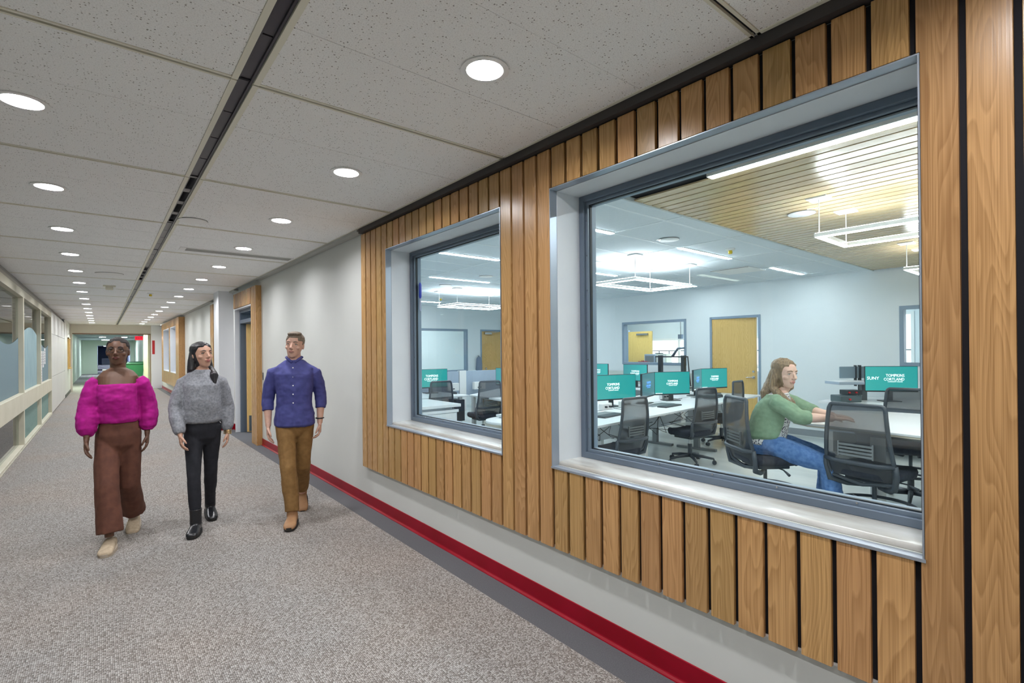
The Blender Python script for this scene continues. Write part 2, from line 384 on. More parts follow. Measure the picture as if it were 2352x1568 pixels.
# red vinyl base
b = MB()
for a, c in ((-3, 9.14), (10.96, 11.40), (13.6, 19.1), (19.1, YE)):
    b.prism([(XR, 0.0), (XR - .017, 0.0), (XR - .015, .006), (XR - .007, .016), (XR - .005, .022), (XR - .005, .112), (XR - .003, .115), (XR, .115)], a, c, 'y')
b.prism([(1.80, 0), (1.80, .115), (XR, .115), (XR, 0)], 11.393, 11.40, 'y')
S(b.build('baseboard_right', REDB), 'dark red vinyl baseboard along the right wall')

# slatted oak panel
PITCH, SW = 0.1200, 0.1013
panel = thing('slatted_wall_panel', 'long oak slat wall panel framing the two big lab windows on the right corridor wall', 'wall panel', (XS, 0, 0))
SZ0, SZ1 = 0.398, 2.716
bk = MB()
def bxs(y0, y1, z0, z1): bk.box(0.021, XR - XS, y0, y1, z0, z1)
bxs(-1.6, WIN[0][0], SZ0 + .012, SZ1); bxs(WIN[0][1], WIN[1][0], SZ0 + .012, SZ1); bxs(WIN[1][1], 4.835, SZ0 + .012, SZ1)
for a, c in WIN: bxs(a, c, SZ0 + .012, WZ0 - .004); bxs(a, c, WZ1 + .004, SZ1)
bk.build('backing', BLACK, panel)
fr = MB(); fr.box(.022, XR - XS - .001, -1.6, 4.84, SZ0 - .001, SZ0 + .010); fr.box(.022, .04, -1.6, 4.84, SZ1 - .012, SZ1 + .002)
fr.build('furring_strip', WHITE, panel)
SLM = {}
def slat(yc, z0, z1, par=None, x=0.0, wd=None, th=0.020, m=None, nm='slat'):
    key = (round(z0, 3), round(z1, 3), wd or SW, th)
    if key not in SLM:
        b = MB().box(0, th, -(wd or SW) / 2, (wd or SW) / 2, z0, z1)
        SLM[key] = b.mesh('slat'); SLM[key].materials.append(m or OAK)
    o = bpy.data.objects.new(nm, SLM[key]); COL.objects.link(o); o.parent = par or panel; o.location = (x, yc, 0)
    md = o.modifiers.new('bevel', 'BEVEL'); md.width = .0014; md.segments = 1
    return o
def notched(lo, hi, n0, n1):   # slat lo..hi whose part between n0 and n1 is cut out at the window
    c = (lo + hi) / 2
    b = MB()
    k0, k1 = (n1, hi) if n0 <= lo else (lo, n0)
    b.box(0, .02, k0 - c, k1 - c, SZ0, SZ1)
    q0, q1 = (lo, n1) if n0 <= lo else (n0, hi)
    b.box(0, .02, q0 - c, q1 - c, SZ0, WZ0 - .005).box(0, .02, q0 - c, q1 - c, WZ1 + .005, SZ1)
    o = b.build('slat', OAK, panel); o.location = (0, c, 0)
for k in range(-23, 31):
    hi = 2.1007 - PITCH * k + (0.003 if k < 0 else 0); lo = hi - SW; c = (hi + lo) / 2
    if k == -19: notched(lo, hi, lo, WIN[1][1] + .003); continue
    if k == 14: notched(lo, hi, WIN[0][0] - .003, hi); continue
    if any(lo > a - .03 and hi < d + .01 for a, d in WIN):
        slat(c, SZ0, WZ0 - .005); slat(c, WZ1 + .005, SZ1)
    else: slat(c, SZ0, SZ1)
tr = MB().box(-.03, .04, -3, 4.85, 2.722, 2.772)
tr.build('ceiling_angle', mat('dark_angle', (0.045, 0.04, 0.04), 0.6), panel)
an = MB().box(1.985, XR, 4.87, 9.1, 2.742, 2.775).box(1.985, XR, 13.7, 19, 2.742, 2.775).box(1.99, XR, 10.93, 11.4, 2.742, 2.775)
S(an.build('trim_1', mat('wall_angle', (0.42, 0.42, 0.40), 0.5)), 'thin metal angle between wall and ceiling')

# the two deep windows
def big_window(n, ya, yb):
    W = tag(empty('window_%d' % n), 'deep window with slate frame in the slatted panel, ' + ('the near larger looking one' if n == 1 else 'the one further down the corridor'), kind='structure')
    t = MB()   # metal trim lining the furring depth
    x0, x1 = XS - .003, XR + .010
    t.ring('x', x0, x1, ya - .002, yb + .002, WZ0 - .002, WZ1 + .002, .005)
    t.box(x0 - .002, x0, ya - .006, yb + .006, WZ0 - .008, WZ0 + .003)
    t.build('metal_trim', TRIMM, W)
    r = MB(); xf = 2.262
    r.box(x1, XLAB - .001, ya + .0005, ya + .006, WZ0 + .001, WZ1 - .0065).box(x1, XLAB - .001, yb - .006, yb - .0005, WZ0 + .001, WZ1 - .0065).box(x1, XLAB - .001, ya + .0005, yb - .0005, WZ1 - .006, WZ1 - .0005)
    r.build('reveal', REVEAL, W)
    s = MB(); zt = 0.893; q = []
    for i in range(7):
        a = PI / 2 + PI / 2 * i / 6
        q.append((XR + .026 + .018 * math.cos(a), zt - .018 + .018 * math.sin(a)))
    s.prism([(2.30, zt)] + q + [(XR + .010, WZ0 + .002), (2.30, WZ0 + .002)], ya + .004, yb - .004, 'y')
    s.build('sill', SILLM, W)
    za, zb = zt, WZ1 - .006; a, c = ya + .006, yb - .006
    f = MB(); fw = .034
    f.ring('x', xf, 2.315, a, c, za, zb, fw)
    f.build('window_frame', FRAME, W, bevel=.003)
    g = MB(); a2, c2, z2, z3 = a + fw, c - fw, za + fw, zb - fw; gw = .018; xg = 2.283
    g.ring('x', xg, 2.312, a2 - .001, c2 + .001, z2 - .001, z3 + .001, gw)
    g.build('glazing_bead', FRAMEL if False else mat('bead_paint', (0.16, 0.205, 0.26), .35), W, bevel=.002)
    k = MB(); gg = .004; a3, c3, z4, z5 = a2 + gw, c2 - gw, z2 + gw, z3 - gw
    k.ring('x', 2.3, 2.3165, a3 - .002, c3 + .002, z4 - .002, z5 + .002, gg + .002)
    k.build('glazing_seal', SEAL, W)
    j = MB()   # jamb lining on the lab side
    j.ring('x', 2.3175, XLAB + .004, a, c, za, zb, a3 + .002 - a)
    j.build('jamb_lining', FRAMEL, W, bevel=.002)
    sc = MB()
    for z in [z4 + .12 + i * .21 for i in range(7)]:
        sc.cyl((xg - .003, c2 - .011, z), (xg + .002, c2 - .011, z), .004, 8)
    for y in [a3 + .2 + i * .3 for i in range(5)]:
        sc.cyl((xg - .003, y, z2 + .011), (xg + .002, y, z2 + .011), .004, 8)
    sc.build('screw', CHROME, W)
    p = MB().add([(2.311, a3, z4), (2.311, c3, z4), (2.311, c3, z5), (2.311, a3, z5)], [(0, 3, 2, 1)])
    o = p.build('glass_pane', GLASS, W)
    # normal must face the corridor
    if o.data.polygons[0].normal.x > 0:
        o.data.flip_normals()
    return W
big_window(1, *WIN[0]); W2 = big_window(2, *WIN[1])
ht = thing('tube_hanger', 'small blue and clear plastic tube hooked on the far jamb behind the smaller window pane', 'tube', (2.33, 4.212, 2.06))
MB().tube([(0, 0, -.02), (0, 0, 0), (0, 0, .11), (0, 0, .13)], [.006, .013, .013, .005], 12).build('blue_cap', mat('blue_plastic', (0.03, 0.06, 0.5), 0.3), ht, smooth=True)
MB().tube([(0, 0, -.14), (0, 0, -.12), (0, 0, -.02)], [.006, .012, .010], 12).build('clear_tube', mat('pale_plastic', (0.45, 0.5, 0.65), 0.15), ht, smooth=True)

# ------------------------------------------------------------------ corridor ceiling
ceil = struct('ceiling', 'corridor ceiling of fissured acoustic tiles split by a dark central runner')
CE = MB().box(-1.2, 2.1, -3, YE, 2.90, 2.93)
CE.build('plenum_deck', BLACK, ceil)
def tile_hole(x0, x1, y0, y1, hc=None, r=.0, zb=ZC, th=.02):
    b = MB()
    if hc is None: return b.box(x0, x1, y0, y1, zb, zb + th)
    n = 32; cx, cy = hc
    # ring of outer points on the rectangle
    outer = []
    for k in range(n):
        a = 2 * PI * k / n; dx, dy = math.cos(a), math.sin(a)
        tx = ((x1 - cx) if dx > 0 else (x0 - cx)) / dx if abs(dx) > 1e-9 else 1e9
        ty = ((y1 - cy) if dy > 0 else (y0 - cy)) / dy if abs(dy) > 1e-9 else 1e9
        t = min(tx, ty); outer.append((cx + dx * t, cy + dy * t))
    cor = [(x1, y1), (x0, y1), (x0, y0), (x1, y0)]
    for c in cor:   # snap the nearest outer point to each corner
        i = min(range(n), key=lambda q: (outer[q][0] - c[0]) ** 2 + (outer[q][1] - c[1]) ** 2); outer[i] = c
    inner = [(cx + r * math.cos(2 * PI * k / n), cy + r * math.sin(2 * PI * k / n)) for k in range(n)]
    b.add([(x, y, zb) for x, y in outer] + [(x, y, zb) for x, y in inner] + [(x, y, zb + th) for x, y in outer] + [(x, y, zb + th) for x, y in inner],
          [(k, (k + 1) % n, n + (k + 1) % n, n + k) for k in range(n)] + [(2 * n + k, 3 * n + k, 3 * n + (k + 1) % n, 2 * n + (k + 1) % n) for k in range(n)] +
          [(n + k, n + (k + 1) % n, 3 * n + (k + 1) % n, 3 * n + k) for k in range(n)] + [(k, 2 * n + k, 2 * n + (k + 1) % n, (k + 1) % n) for k in range(n)])
    return b
J0, MOD = 2.51, 1.6
LIGHTS_Y = [3.36 + MOD * k for k in range(-3, 15)]
TM = {}
fl_b = MB()
for k in range(-4, 16):
    ja = J0 + MOD * k; jb = min(ja + MOD, YE)
    for side in (0, 1):
        x0, x1 = ((-1.06, .452), (.568, 1.992))[side]
        for t in range(3):
            y0 = ja + (.022 if t == 0 else .5333 * t + .0015); y1 = ja + (.5333 * (t + 1) - .0015 if t < 2 else MOD - .022)
            y1 = min(y1, YE - .005)
            if y1 - y0 < .1: continue
            hc = None
            if t == 1 and k < 15: hc = ((-.29, 1.30)[side] - (x0 + x1) / 2, ja + .85 - (y0 + y1) / 2)
            key = (side, t, hc is None, round(y1 - y0, 3))
            if key not in TM:
                hx, hy = (x1 - x0) / 2, (y1 - y0) / 2
                TM[key] = tile_hole(-hx, hx, -hy, hy, hc, .083, 0, .02).mesh('ceiling_tile'); TM[key].materials.append(TILE)
            o = bpy.data.objects.new('ceiling_tile', TM[key]); COL.objects.link(o); o.parent = ceil
            o.location = ((x0 + x1) / 2, (y0 + y1) / 2, ZC + random.uniform(0, .0012))
        # metal flanges of the joint and of the runner
        fl_b.box(x0, x1, ja + .008, ja + .021, ZC - .003, ZC + .030).box(x0, x1, jb - .021, jb - .008, ZC - .003, ZC + .030)
    fl_b.box(.453, .478, ja + .006, jb - .006, ZC - .004, ZC + .03).box(.542, .567, ja + .006, jb - .006, ZC - .004, ZC + .03)
    fl_b.box(1.975, 1.992, ja + .006, jb - .006, ZC - .003, ZC + .02)
fl_b.build('tile_flange', CREAMM, ceil)
dj = MB()
for k in range(-4, 16): dj.box(-1.06, 2.0, J0 + MOD * k - .008, J0 + MOD * k + .008, ZC + .010, ZC + .014)
dj.build('joint_backer', BLACK, ceil)
for k in range(-4, 16):
    ja = J0 + MOD * k; jb = min(ja + MOD, YE)
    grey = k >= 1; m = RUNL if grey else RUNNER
    slots = k in (1, 4)
    b = MB()
    zr = ZC + .012
    b.box(.480, .490, ja, jb, zr, zr + .03).box(.530, .540, ja, jb, zr - .008, zr + .03)
    if slots:
        n = 4
        for i in range(n + 1):
            yy = ja + (jb - ja) * i / n; b.box(.490, .530, max(ja, yy - .045), min(jb, yy + .045), zr, zr + .004)
        b.build('runner_rail', RUNL, ceil)
        BOX('runner_slot', BLACK, (.49, .53, ja, jb, zr + .05, zr + .055), ceil)
    else:
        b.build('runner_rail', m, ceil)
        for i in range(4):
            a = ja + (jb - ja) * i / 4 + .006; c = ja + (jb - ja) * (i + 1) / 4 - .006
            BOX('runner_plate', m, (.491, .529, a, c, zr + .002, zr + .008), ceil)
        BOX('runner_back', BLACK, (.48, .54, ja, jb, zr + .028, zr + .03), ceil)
# recess above the left glazing
S(BOX('trim_2', mat('soffit_grey', (0.30, 0.29, 0.27), 0.7), (-1.09, -1.062, -3, 24.6, 2.60, 2.90)), 'grey recess between the glazing and the ceiling')

# ------------------------------------------------------------------ left glazed wall
wl = struct('wall_left', 'cream framed glazed partition on the left of the corridor')
XG = -1.065
MULL = [11.59 - 3.03 * i for i in range(5, 0, -1)] + [11.59, 14.62, 17.50]
fb = MB().box(XG - .03, XL, -3, 17.55, 2.49, 2.61).box(XG - .03, XL, -3, 17.55, .62, .91).box(XG - .03, XL, -3, 17.55, 0, .055)
fb.build('rail', CREAM, wl, bevel=.004)
MB().box(XL - .004, XL + .012, -3, 17.55, 0, .02).box(XG - .03, XL - .005, -3, 17.55, 2.61, 2.66).build('edge_strip', mat('edge_grey', (0.38, 0.36, 0.31), 0.6), wl)
for y in MULL:
    MB().box(XG - .03, XL - .001, y - .045, y + .045, .05, 2.50).build('mullion', CREAM, wl, bevel=.004)
ys = [-3] + MULL
for a, c in zip(ys[:-1], ys[1:]):
    for z0, z1 in ((.055, .62), (.91, 2.49)):
        o = MB().add([(XG, a + .045, z0), (XG, c - .045, z0), (XG, c - .045, z1), (XG, a + .045, z1)], [(0, 1, 2, 3)]).build('glass_pane', GLASSL, wl)
        if o.data.polygons[0].normal.x < 0: o.data.flip_normals()
    # blue film with a wavy top edge on the upper pane
    n = 24; vs = []; fs = []
    for i in range(n + 1):
        y = a + .05 + (c - a - .1) * i / n; vs += [(XG + .003, y, .912), (XG + .003, y, 1.88 + .18 * math.cos(2 * PI * (y - 13.4) / 6.2))]
    fs = [(2 * i, 2 * i + 2, 2 * i + 3, 2 * i + 1) for i in range(n)]
    MB().add(vs, fs).build('window_film', FILMC if 11 < a < 13 else FILMB, wl)
MB().add([(XG + .003, 11.64, .06), (XG + .003, 17.4, .06), (XG + .003, 17.4, .62), (XG + .003, 11.64, .62)], [(0, 1, 2, 3)]).build('lower_film', FILMG, wl)
# white wall panels further down
wp = struct('wall_left', 'white panelled wall beyond the glazing')
BOX('panel_backer', GREYM, (XL - .05, XL - .02, 17.55, YE, 0, 2.66), wp)
for a, c in ((17.56, 19.5), (19.51, 21.5), (21.51, 23.5)):
    for z0, z1 in ((.03, .955), (.965, 2.07), (2.08, 2.64)):
        BOX('wall_panel', WALL, (XL - .02, XL, a, c, z0, z1), wp, bevel=.003)
BOX('wall_panel', WALL, (XL - .02, XL, 23.52, YE, 0, 2.80), wp)
S(BOX('baseboard_left', mat('dark_base', (0.03, 0.03, 0.035), .5), (XL, XL + .01, 23.55, YE, 0, .11)), 'dark baseboard at the far left wall')
# room behind the glazing
S(BOX('wall_left', mat('dim_wall', (0.62, 0.64, 0.58), .8), (-5.2, -5.1, -3, 24, 0, 2.8)), 'dim wall of the room behind the left glazing')
S(BOX('wall_left', mat('dim_wall2', (0.62, 0.64, 0.58), .8), (-5.1, -1.2, 23.9, 24.0, 0, 2.8)), 'end wall of the room behind the left glazing')
S(BOX('wall_left', mat('dim_wall3', (0.62, 0.64, 0.58), .8), (-5.1, -1.1, -3.1, -3.0, 0, 2.8)), 'near wall of the room behind the left glazing')
cl = struct('ceiling', 'tiled ceiling of the room behind the left glazing')
MB().box(-5.2, -1.1, -3, 24, 2.72, 2.74).build('ceiling_panel', mat('dim_tile', (0.72, 0.73, 0.70), .9), cl)
lj = MB()
for k in range(17): lj.box(-5.1, -1.2, -3 + 1.6 * k, -2.97 + 1.6 * k, 2.712, 2.72)
lj.build('joint', mat('joint_dark', (0.1, 0.1, 0.095), .8), cl)

# ------------------------------------------------------------------ end of the corridor and what lies beyond
S(BOX('wall_far', mat('end_paint', (0.66, 0.62, 0.55), .6), (-1.2, 1.69, YE, YE + .2, 2.40, 2.95)), 'beige header across the end of the corridor')
S(BOX('wall_far', mat('end_paint2', (0.66, 0.62, 0.55), .6), (-1.2, -.93, YE, YE + .2, 0, 2.40)), 'narrow beige pier at the left end of the corridor')
S(BOX('wall_far', WHITE, (1.69, 2.2, YE - .25, YE + .2, 0, 2.775)), 'white column at the right end of the corridor')
S(BOX('trim_3', mat('brown_trim', (0.22, 0.14, 0.10), .5), (-.93, 1.69, YE - .01, YE + .21, 2.355, 2.40)), 'brown edge under the header')
S(BOX('trim_4', mat('brown_trim2', (0.25, 0.15, 0.10), .5), (1.66, 1.69, YE - .01, YE + .1, 0, 2.36)), 'brown jamb edge')
S(BOX('wall_far', GREENW, (-1.25, -1.15, YE + .2, 50, 0, 2.6)), 'pale green left wall of the far corridor')
S(BOX('wall_far', GREENW, (2.0, 2.1, YE + .2, 50, 0, 2.6)), 'pale green right wall of the far corridor')
S(BOX('wall_far', mat('cream_far', (0.48, 0.46, 0.33), .6), (1.62, 1.72, YE + .6, YE + 4, 0, 2.5)), 'cream door side wall just past the opening')
S(BOX('ceiling', BLUEW if False else mat('far_ceiling', (0.55, 0.62, 0.68), .8), (-1.3, 2.2, YE + .2, 92, 2.56, 2.60)), 'pale ceiling of the far corridor')
wall_holes('wall_far', GREENW, 'y', 50, 50.2, -1.2, 2.1, 0, 2.6, [(-.25, 1.75, 0, 2.15)], label='pale green wall with an opening further on')
S(BOX('wall_far', BLUEW, (-.5, -.4, 50.2, 92, 0, 2.6)), 'pale blue wall of the last corridor')
S(BOX('wall_far', BLUEW, (1.9, 2.0, 50.2, 92, 0, 2.6)), 'pale blue right wall of the last corridor')
S(BOX('wall_far', DARKBL, (-.6, 2.1, 91.9, 92, 0, 2.6)), 'dark glazed end of the last corridor')
for (y, x0, x1) in ((76, .2, 1.2), (84, .2, 1.2), (YE + 1.7, -.5, 1.5), (YE + 3.2, -.5, 1.5), (38, -.1, .2), (38, .9, 1.2), (46, .0, 1.3), (56, .2, 1.2), (68, .2, 1.0)):  # more lamps added here to brighten the dark far sections
    t_ = thing('ceiling_lamp', None, 'ceiling lamp', (0, y, 2.56), 0, 'lamps along the far corridor ceiling')
    t_['label'] = {YE + 1.7: 'long greenish tube lamp just past the beige header', YE + 3.2: 'second greenish tube lamp past the header', 46: 'tube lamp before the second opening of the far corridor', 76: 'lamp added to brighten the last blue corridor, third one', 84: 'lamp added to brighten the last blue corridor, fourth one', 56: 'lamp in the last blue corridor, nearer one', 68: 'lamp in the last blue corridor, farther one', 38: 'short white lamp on the far corridor ceiling, ' + ('left' if x0 < .5 else 'right') + ' one'}[y]
    MB().box(x0, x1, -.16, .16, -.05, 0).build('housing', LAMPW, t_)
    MB().box(x0 + .01, x1 - .01, -.15, .15, -.055, -.051).build('diffuser', EMITG if y < 35 else EMITF, t_)

# ------------------------------------------------------------------ lab shell
wall_holes('wall_lab_back', LABW, 'x', XB, XB + .12, -3, YL + .1, 0, 2.95, [(5.87, 7.55, 1.18, 2.165), (4.33, 5.34, 0, 2.165), (.4, 2.22, 1.24, 2.165)], label='pale back wall of the computer lab')
wall_holes('wall_lab_end', LABW, 'y', YL, YL + .12, XLAB, XB, 0, 2.95, [(6.55, 8.17, .93, 2.15), (8.62, 9.48, 0, 2.15)], label='end wall of the computer lab')
S(BOX('wall_lab_near', LABW, (XLAB, XB, -3.1, -3.0, 0, 2.8)), 'near wall of the computer lab')
b = MB().box(XB - .012, XB, -3, 4.28, 0, .11).box(XB - .012, XB, 5.39, YL, 0, .11)
S(b.build('baseboard_lab', mat('slate_base', (0.22, 0.25, 0.28), .5)), 'slate grey baseboard of the lab')
def frame_x(x, y0, y1, z0, z1, w_, d, name, sill=True, n=None):
    W = tag(empty(name), kind='structure')
    f = MB()
    if sill: f.ring('x', x - d, x + .13, y0, y1, z0, z1, w_)
    else: f.box(x - d, x + .13, y0, y0 + w_, z0, z1).box(x - d, x + .13, y1 - w_, y1, z0, z1).box(x - d, x + .13, y0 + w_, y1 - w_, z1 - w_, z1)
    f.build('window_frame' if sill else 'door_frame', FRAMEL, W, bevel=.004)
    return W
def pane_x(W, x, y0, y1, z0, z1, m):
    o = MB().add([(x, y0, z0), (x, y1, z0), (x, y1, z1), (x, y0, z1)], [(0, 3, 2, 1)]).build('glass_pane', m, W)
    if o.data.polygons[0].normal.x > 0: o.data.flip_normals()
W = frame_x(XB, 5.87, 7.55, 1.18, 2.165, .055, .012, 'window_3'); W['label'] = 'window in the lab back wall left of the yellow door'; pane_x(W, XB + .06, 5.9, 7.5, 1.2, 2.12, GLASS)
W = frame_x(XB, .4, 2.22, 1.24, 2.165, .055, .012, 'window_4'); W['label'] = 'window in the lab back wall right of the yellow door'; pane_x(W, XB + .06, .45, 2.2, 1.26, 2.12, GLASS)
D = frame_x(XB, 4.33, 5.34, 0, 2.165, .045, .012, 'door_1', sill=False); D['label'] = 'yellow veneer door in the back wall of the lab, standing slightly ajar'
leaf = MB().box(0, .045, -.855, 0, .012, 2.115).build('door_leaf', OAKD, D); leaf.location = (XB + .0, 5.292, 0); leaf.rotation_euler = (0, 0, math.radians(4))
hd = MB().cyl((-.005, -.80, .98), (-.055, -.80, .98), .012, 12).tube([(-.05, -.80, .98), (-.055, -.74, .98), (-.055, -.68, .975)], .010, 10).cyl((0, -.80, .98), (-.008, -.80, .98), .028, 18)
hd.build('door_handle', CHROME, leaf, smooth=True)
MB().cyl((0, -.80, 1.09), (-.012, -.80, 1.09), .022, 18).build('lock', CHROME, leaf, smooth=True)
hg = MB()
for z in (.25, 1.1, 1.85): hg.cyl((-.006, .0, z - .05), (-.006, .0, z + .05), .008, 8)
hg.build('hinge', CHROME, leaf)
# end wall window and door
W = tag(empty('window_5'), 'window in the end wall of the lab', kind='structure')
MB().ring('y', YL - .012, YL + .12, 6.55, 8.17, .93, 2.15, .06).build('window_frame', FRAMEL, W, bevel=.004)
MB().add([(6.6, YL + .06, .98), (8.12, YL + .06, .98), (8.12, YL + .06, 2.1), (6.6, YL + .06, 2.1)], [(0, 1, 2, 3)]).build('glass_pane', GLASS, W)
D = tag(empty('door_2'), 'yellow door in the end wall of the lab with a closer', kind='structure')
MB().box(8.62, 8.67, YL - .012, YL + .12, 0, 2.15).box(9.43, 9.48, YL - .012, YL + .12, 0, 2.15).box(8.67, 9.43, YL - .012, YL + .12, 2.10, 2.15).build('door_frame', FRAMEL, D, bevel=.004)
MB().box(8.675, 9.425, YL + .0, YL + .045, .01, 2.095).build('door_leaf', OAKD, D)
MB().box(8.75, 9.0, YL - .06, YL, 2.01, 2.07).tube([(8.95, YL - .04, 2.05), (9.2, YL - .10, 2.08), (9.35, YL - .01, 2.10)], .008, 6).build('door_closer', CHROME, D)
MB().sphere((8.8, YL - .03, 1.0), .03).build('door_knob', CHROME, D, smooth=True)
# rooms behind the lab
S(BOX('wall_lab_room', LABW, (XB + .12, 13.6, YL + .0, YL + .12, 0, 2.8)), 'side wall of the workshop behind the lab')
S(BOX('wall_lab_room', LABW, (XB + .12, 13.6, -3.1, -3.0, 0, 2.8)), 'near side wall of the workshop behind the lab')
S(BOX('wall_lab_room', LABW, (5.5, 10.4, YL + 3.0, YL + 3.1, 0, 2.8)), 'wall seen through the end window of the lab')
S(BOX('wall_lab_room', LABW, (5.4, 5.5, YL + .12, YL + 3.1, 0, 2.8)), 'left wall behind the end window of the lab')
S(BOX('wall_lab_room', LABW, (10.4, 10.5, YL + .12, YL + 3.1, 0, 2.8)), 'right wall behind the end window of the lab')
S(BOX('floor', LABFL, (5.4, 10.5, YL + .1, YL + 3.1, -.06, 0)), 'floor behind the end window of the lab')
S(BOX('ceiling', TILEL, (5.4, 10.5, YL + .12, YL + 3.1, 2.76, 2.8)), 'ceiling behind the end window of the lab')
S(BOX('ceiling', TILEL, (XB + .12, 13.6, -3, YL, 2.76, 2.8)), 'ceiling of the workshop behind the lab')
outer = wall_holes('wall_lab_room', LABW, 'x', 13.6, 13.75, -3, YL, 0, 2.8, [(.2, 2.4, .85, 2.3), (2.9, 5.2, .85, 2.3), (5.6, 7.2, .85, 1.85), (7.35, 9.9, .85, 1.85)], label='outer wall of the workshop with daylight windows')

# lab ceiling: tiles and slatted oak part
c2 = struct('ceiling', 'white tile ceiling of the lab')
YT = [2.56] + [2.772 + .638 * i for i in range(15)] + [YL]; XT = [XLAB] + [2.93 + 1.235 * i for i in range(6)] + [XB]
TL = {}
for i in range(len(YT) - 1):
    for j in range(len(XT) - 1):
        dx, dy = (XT[j + 1] - XT[j] - .022) / 2, (YT[i + 1] - YT[i] - .022) / 2
        if dx < .02 or dy < .02: continue
        key = (round(dx, 3), round(dy, 3))
        if key not in TL:
            TL[key] = MB().box(-dx, dx, -dy, dy, 0, .02).mesh('ceiling_tile'); TL[key].materials.append(TILEL)
        o = bpy.data.objects.new('ceiling_tile', TL[key]); COL.objects.link(o); o.parent = c2; o.location = ((XT[j] + XT[j + 1]) / 2, (YT[i] + YT[i + 1]) / 2, ZL + .004)
g = MB()
for y in YT: g.box(XLAB, XB, y - .012, y + .012, ZL, ZL + .004)
for x in XT: g.box(x - .012, x + .012, 2.56, YL, ZL - .0005, ZL + .0035)
g.build('ceiling_grid', mat('grid_white', (0.80, 0.85, 0.88), .5), c2)
MB().box(XLAB, XB, -3, YL, ZL + .03, ZL + .05).build('ceiling_deck', BLACK, c2)
c3 = struct('ceiling', 'oak slat ceiling over the near part of the lab')
CS = MB().box(-.0505, .0505, -3, 2.54, 0, .012).mesh('ceiling_slat'); CS.materials.append(OAKC)
for i in range(60):
    x = 2.47 + .12 * i
    if x > XB - .04: break
    if abs(x - 3.35) < .07 or abs(x - 3.31) < .03: continue
    o = bpy.data.objects.new('ceiling_slat', CS); COL.objects.link(o); o.parent = c3; o.location = (x, 0, ZL - .004)
MB().box(XLAB, XB, 2.54, 2.56, ZL - .012, ZL + .02).build('edge_angle', mat('edge_white', (0.5, 0.55, 0.55), .5), c3)

# ================================================================== LAMPS
def make_downlight(label):
    t = thing('downlight', label, 'downlight', (0, 0, ZC), 0, 'round downlights in the corridor ceiling')
    MB().lathe([(.083, -.0), (.104, -.002), (.105, -.006), (.098, -.008), (.080, -.006), (.080, .012), (.083, .012)], n=40, cap=False).build('trim_ring', LAMPW, t, smooth=True)
    MB().lathe([(.080, -.004), (.078, .006), (.074, .016), (.070, .022)], n=40, cap=False).build('cone_reflector', LAMPW, t, smooth=True)
    MB().lathe([(.071, .023), (.0001, .021)], n=32, cap=False).build('lens', EMITD, t)
    return t
DL = None
vis = [y for y in LIGHTS_Y]
for side, x in ((0, -.29), (1, 1.30)):
    for i, y in enumerate(LIGHTS_Y):
        n = i - 3   # 0 is the light at 3.36
        if y < 1.0:
            lab = 'round recessed downlight behind the camera, %s row' % ('left' if side == 0 else 'right')
        else:
            k = i - 2 if side == 1 else i - 3
            words = ['nearest', 'second', 'third', 'fourth', 'fifth', 'sixth', 'seventh', 'eighth', 'ninth', 'tenth', 'eleventh', 'twelfth', 'thirteenth', 'fourteenth', 'fifteenth', 'sixteenth', 'seventeenth']
            if side == 0 and k < 0: lab = 'round recessed downlight of the left row, above the frame edge'
            else: lab = 'glowing round downlight, %s one of the %s row counted from the camera' % (words[max(k, 0)], 'left' if side == 0 else 'right')
        if DL is None: DL = make_downlight(lab); DL.location = (x, y, ZC)
        else: dup(DL, (x, y, ZC), 0, lab)
# lamps added behind the left glazing to brighten the corridor ceiling
for k in range(7):
    t = thing('linear_lamp', 'light bar added in the room behind the left glazing to brighten the corridor ceiling', 'ceiling lamp', (-3.2, 1.0 + 3.2 * k, 2.72), 0, 'added light bars behind the left glazing')
    MB().box(-.62, .62, -.05, .05, -.03, -.001).build('housing', LAMPW, t)
    MB().box(-.61, .61, -.045, .045, -.035, -.031).build('diffuser', EMITR, t)
# linear lamps let into the lab ceiling
LIN = [((2.93, 4.165), 3.41), ((5.41, 6.635), 3.41), ((7.89, 9.05), 3.41), ((2.93, 4.165), 5.36), ((5.41, 6.635), 5.36), ((7.89, 9.05), 5.36),
       ((4.19, 5.40), 7.24), ((6.66, 7.87), 7.24), ((2.93, 4.165), 9.15), ((7.89, 9.05), 9.15), ((5.41, 6.635), 10.98)]
LINL = ['slim light bar at the left edge of the big window, in line with the speaker', 'slim light bar in the lab ceiling just left of the yellow capped detector', 'slim light bar in the lab ceiling nearest to the back wall and the oak slats',
        'slim light bar at the top of the smaller window', 'slim light bar behind the ring pendant, left edge of the big window', 'slim light bar showing just past the ring pendant towards the back wall',
        'second slim light bar from the top of the smaller window', 'slim light bar hidden in the corner above the back bench', 'slim light bar above the low cabinet', 'slim light bar near the lab end door', 'short looking light bar farthest down the smaller window']
for ((a, c), y), lab_ in zip(LIN, LINL):
    t = thing('linear_lamp', lab_, 'ceiling lamp', ((a + c) / 2, y, ZL), 0, 'slim light bars in the white lab ceiling')
    h = (c - a) / 2
    MB().box(-h, h, -.034, .034, -.004, .02).build('housing', LAMPW, t)
    MB().box(-h + .006, h - .006, -.027, .027, -.008, -.0045).build('diffuser', EMITL, t)
t = thing('linear_lamp', 'long bright light bar in the oak slat ceiling right above the near window', 'ceiling lamp', (3.35, -.55, ZL), 0)
MB().box(-.036, .036, -2.4, 2.42, -.006, .02).build('housing', LAMPW, t)
MB().box(-.028, .028, -2.39, 2.41, -.010, -.0065).build('diffuser', EMITL, t)
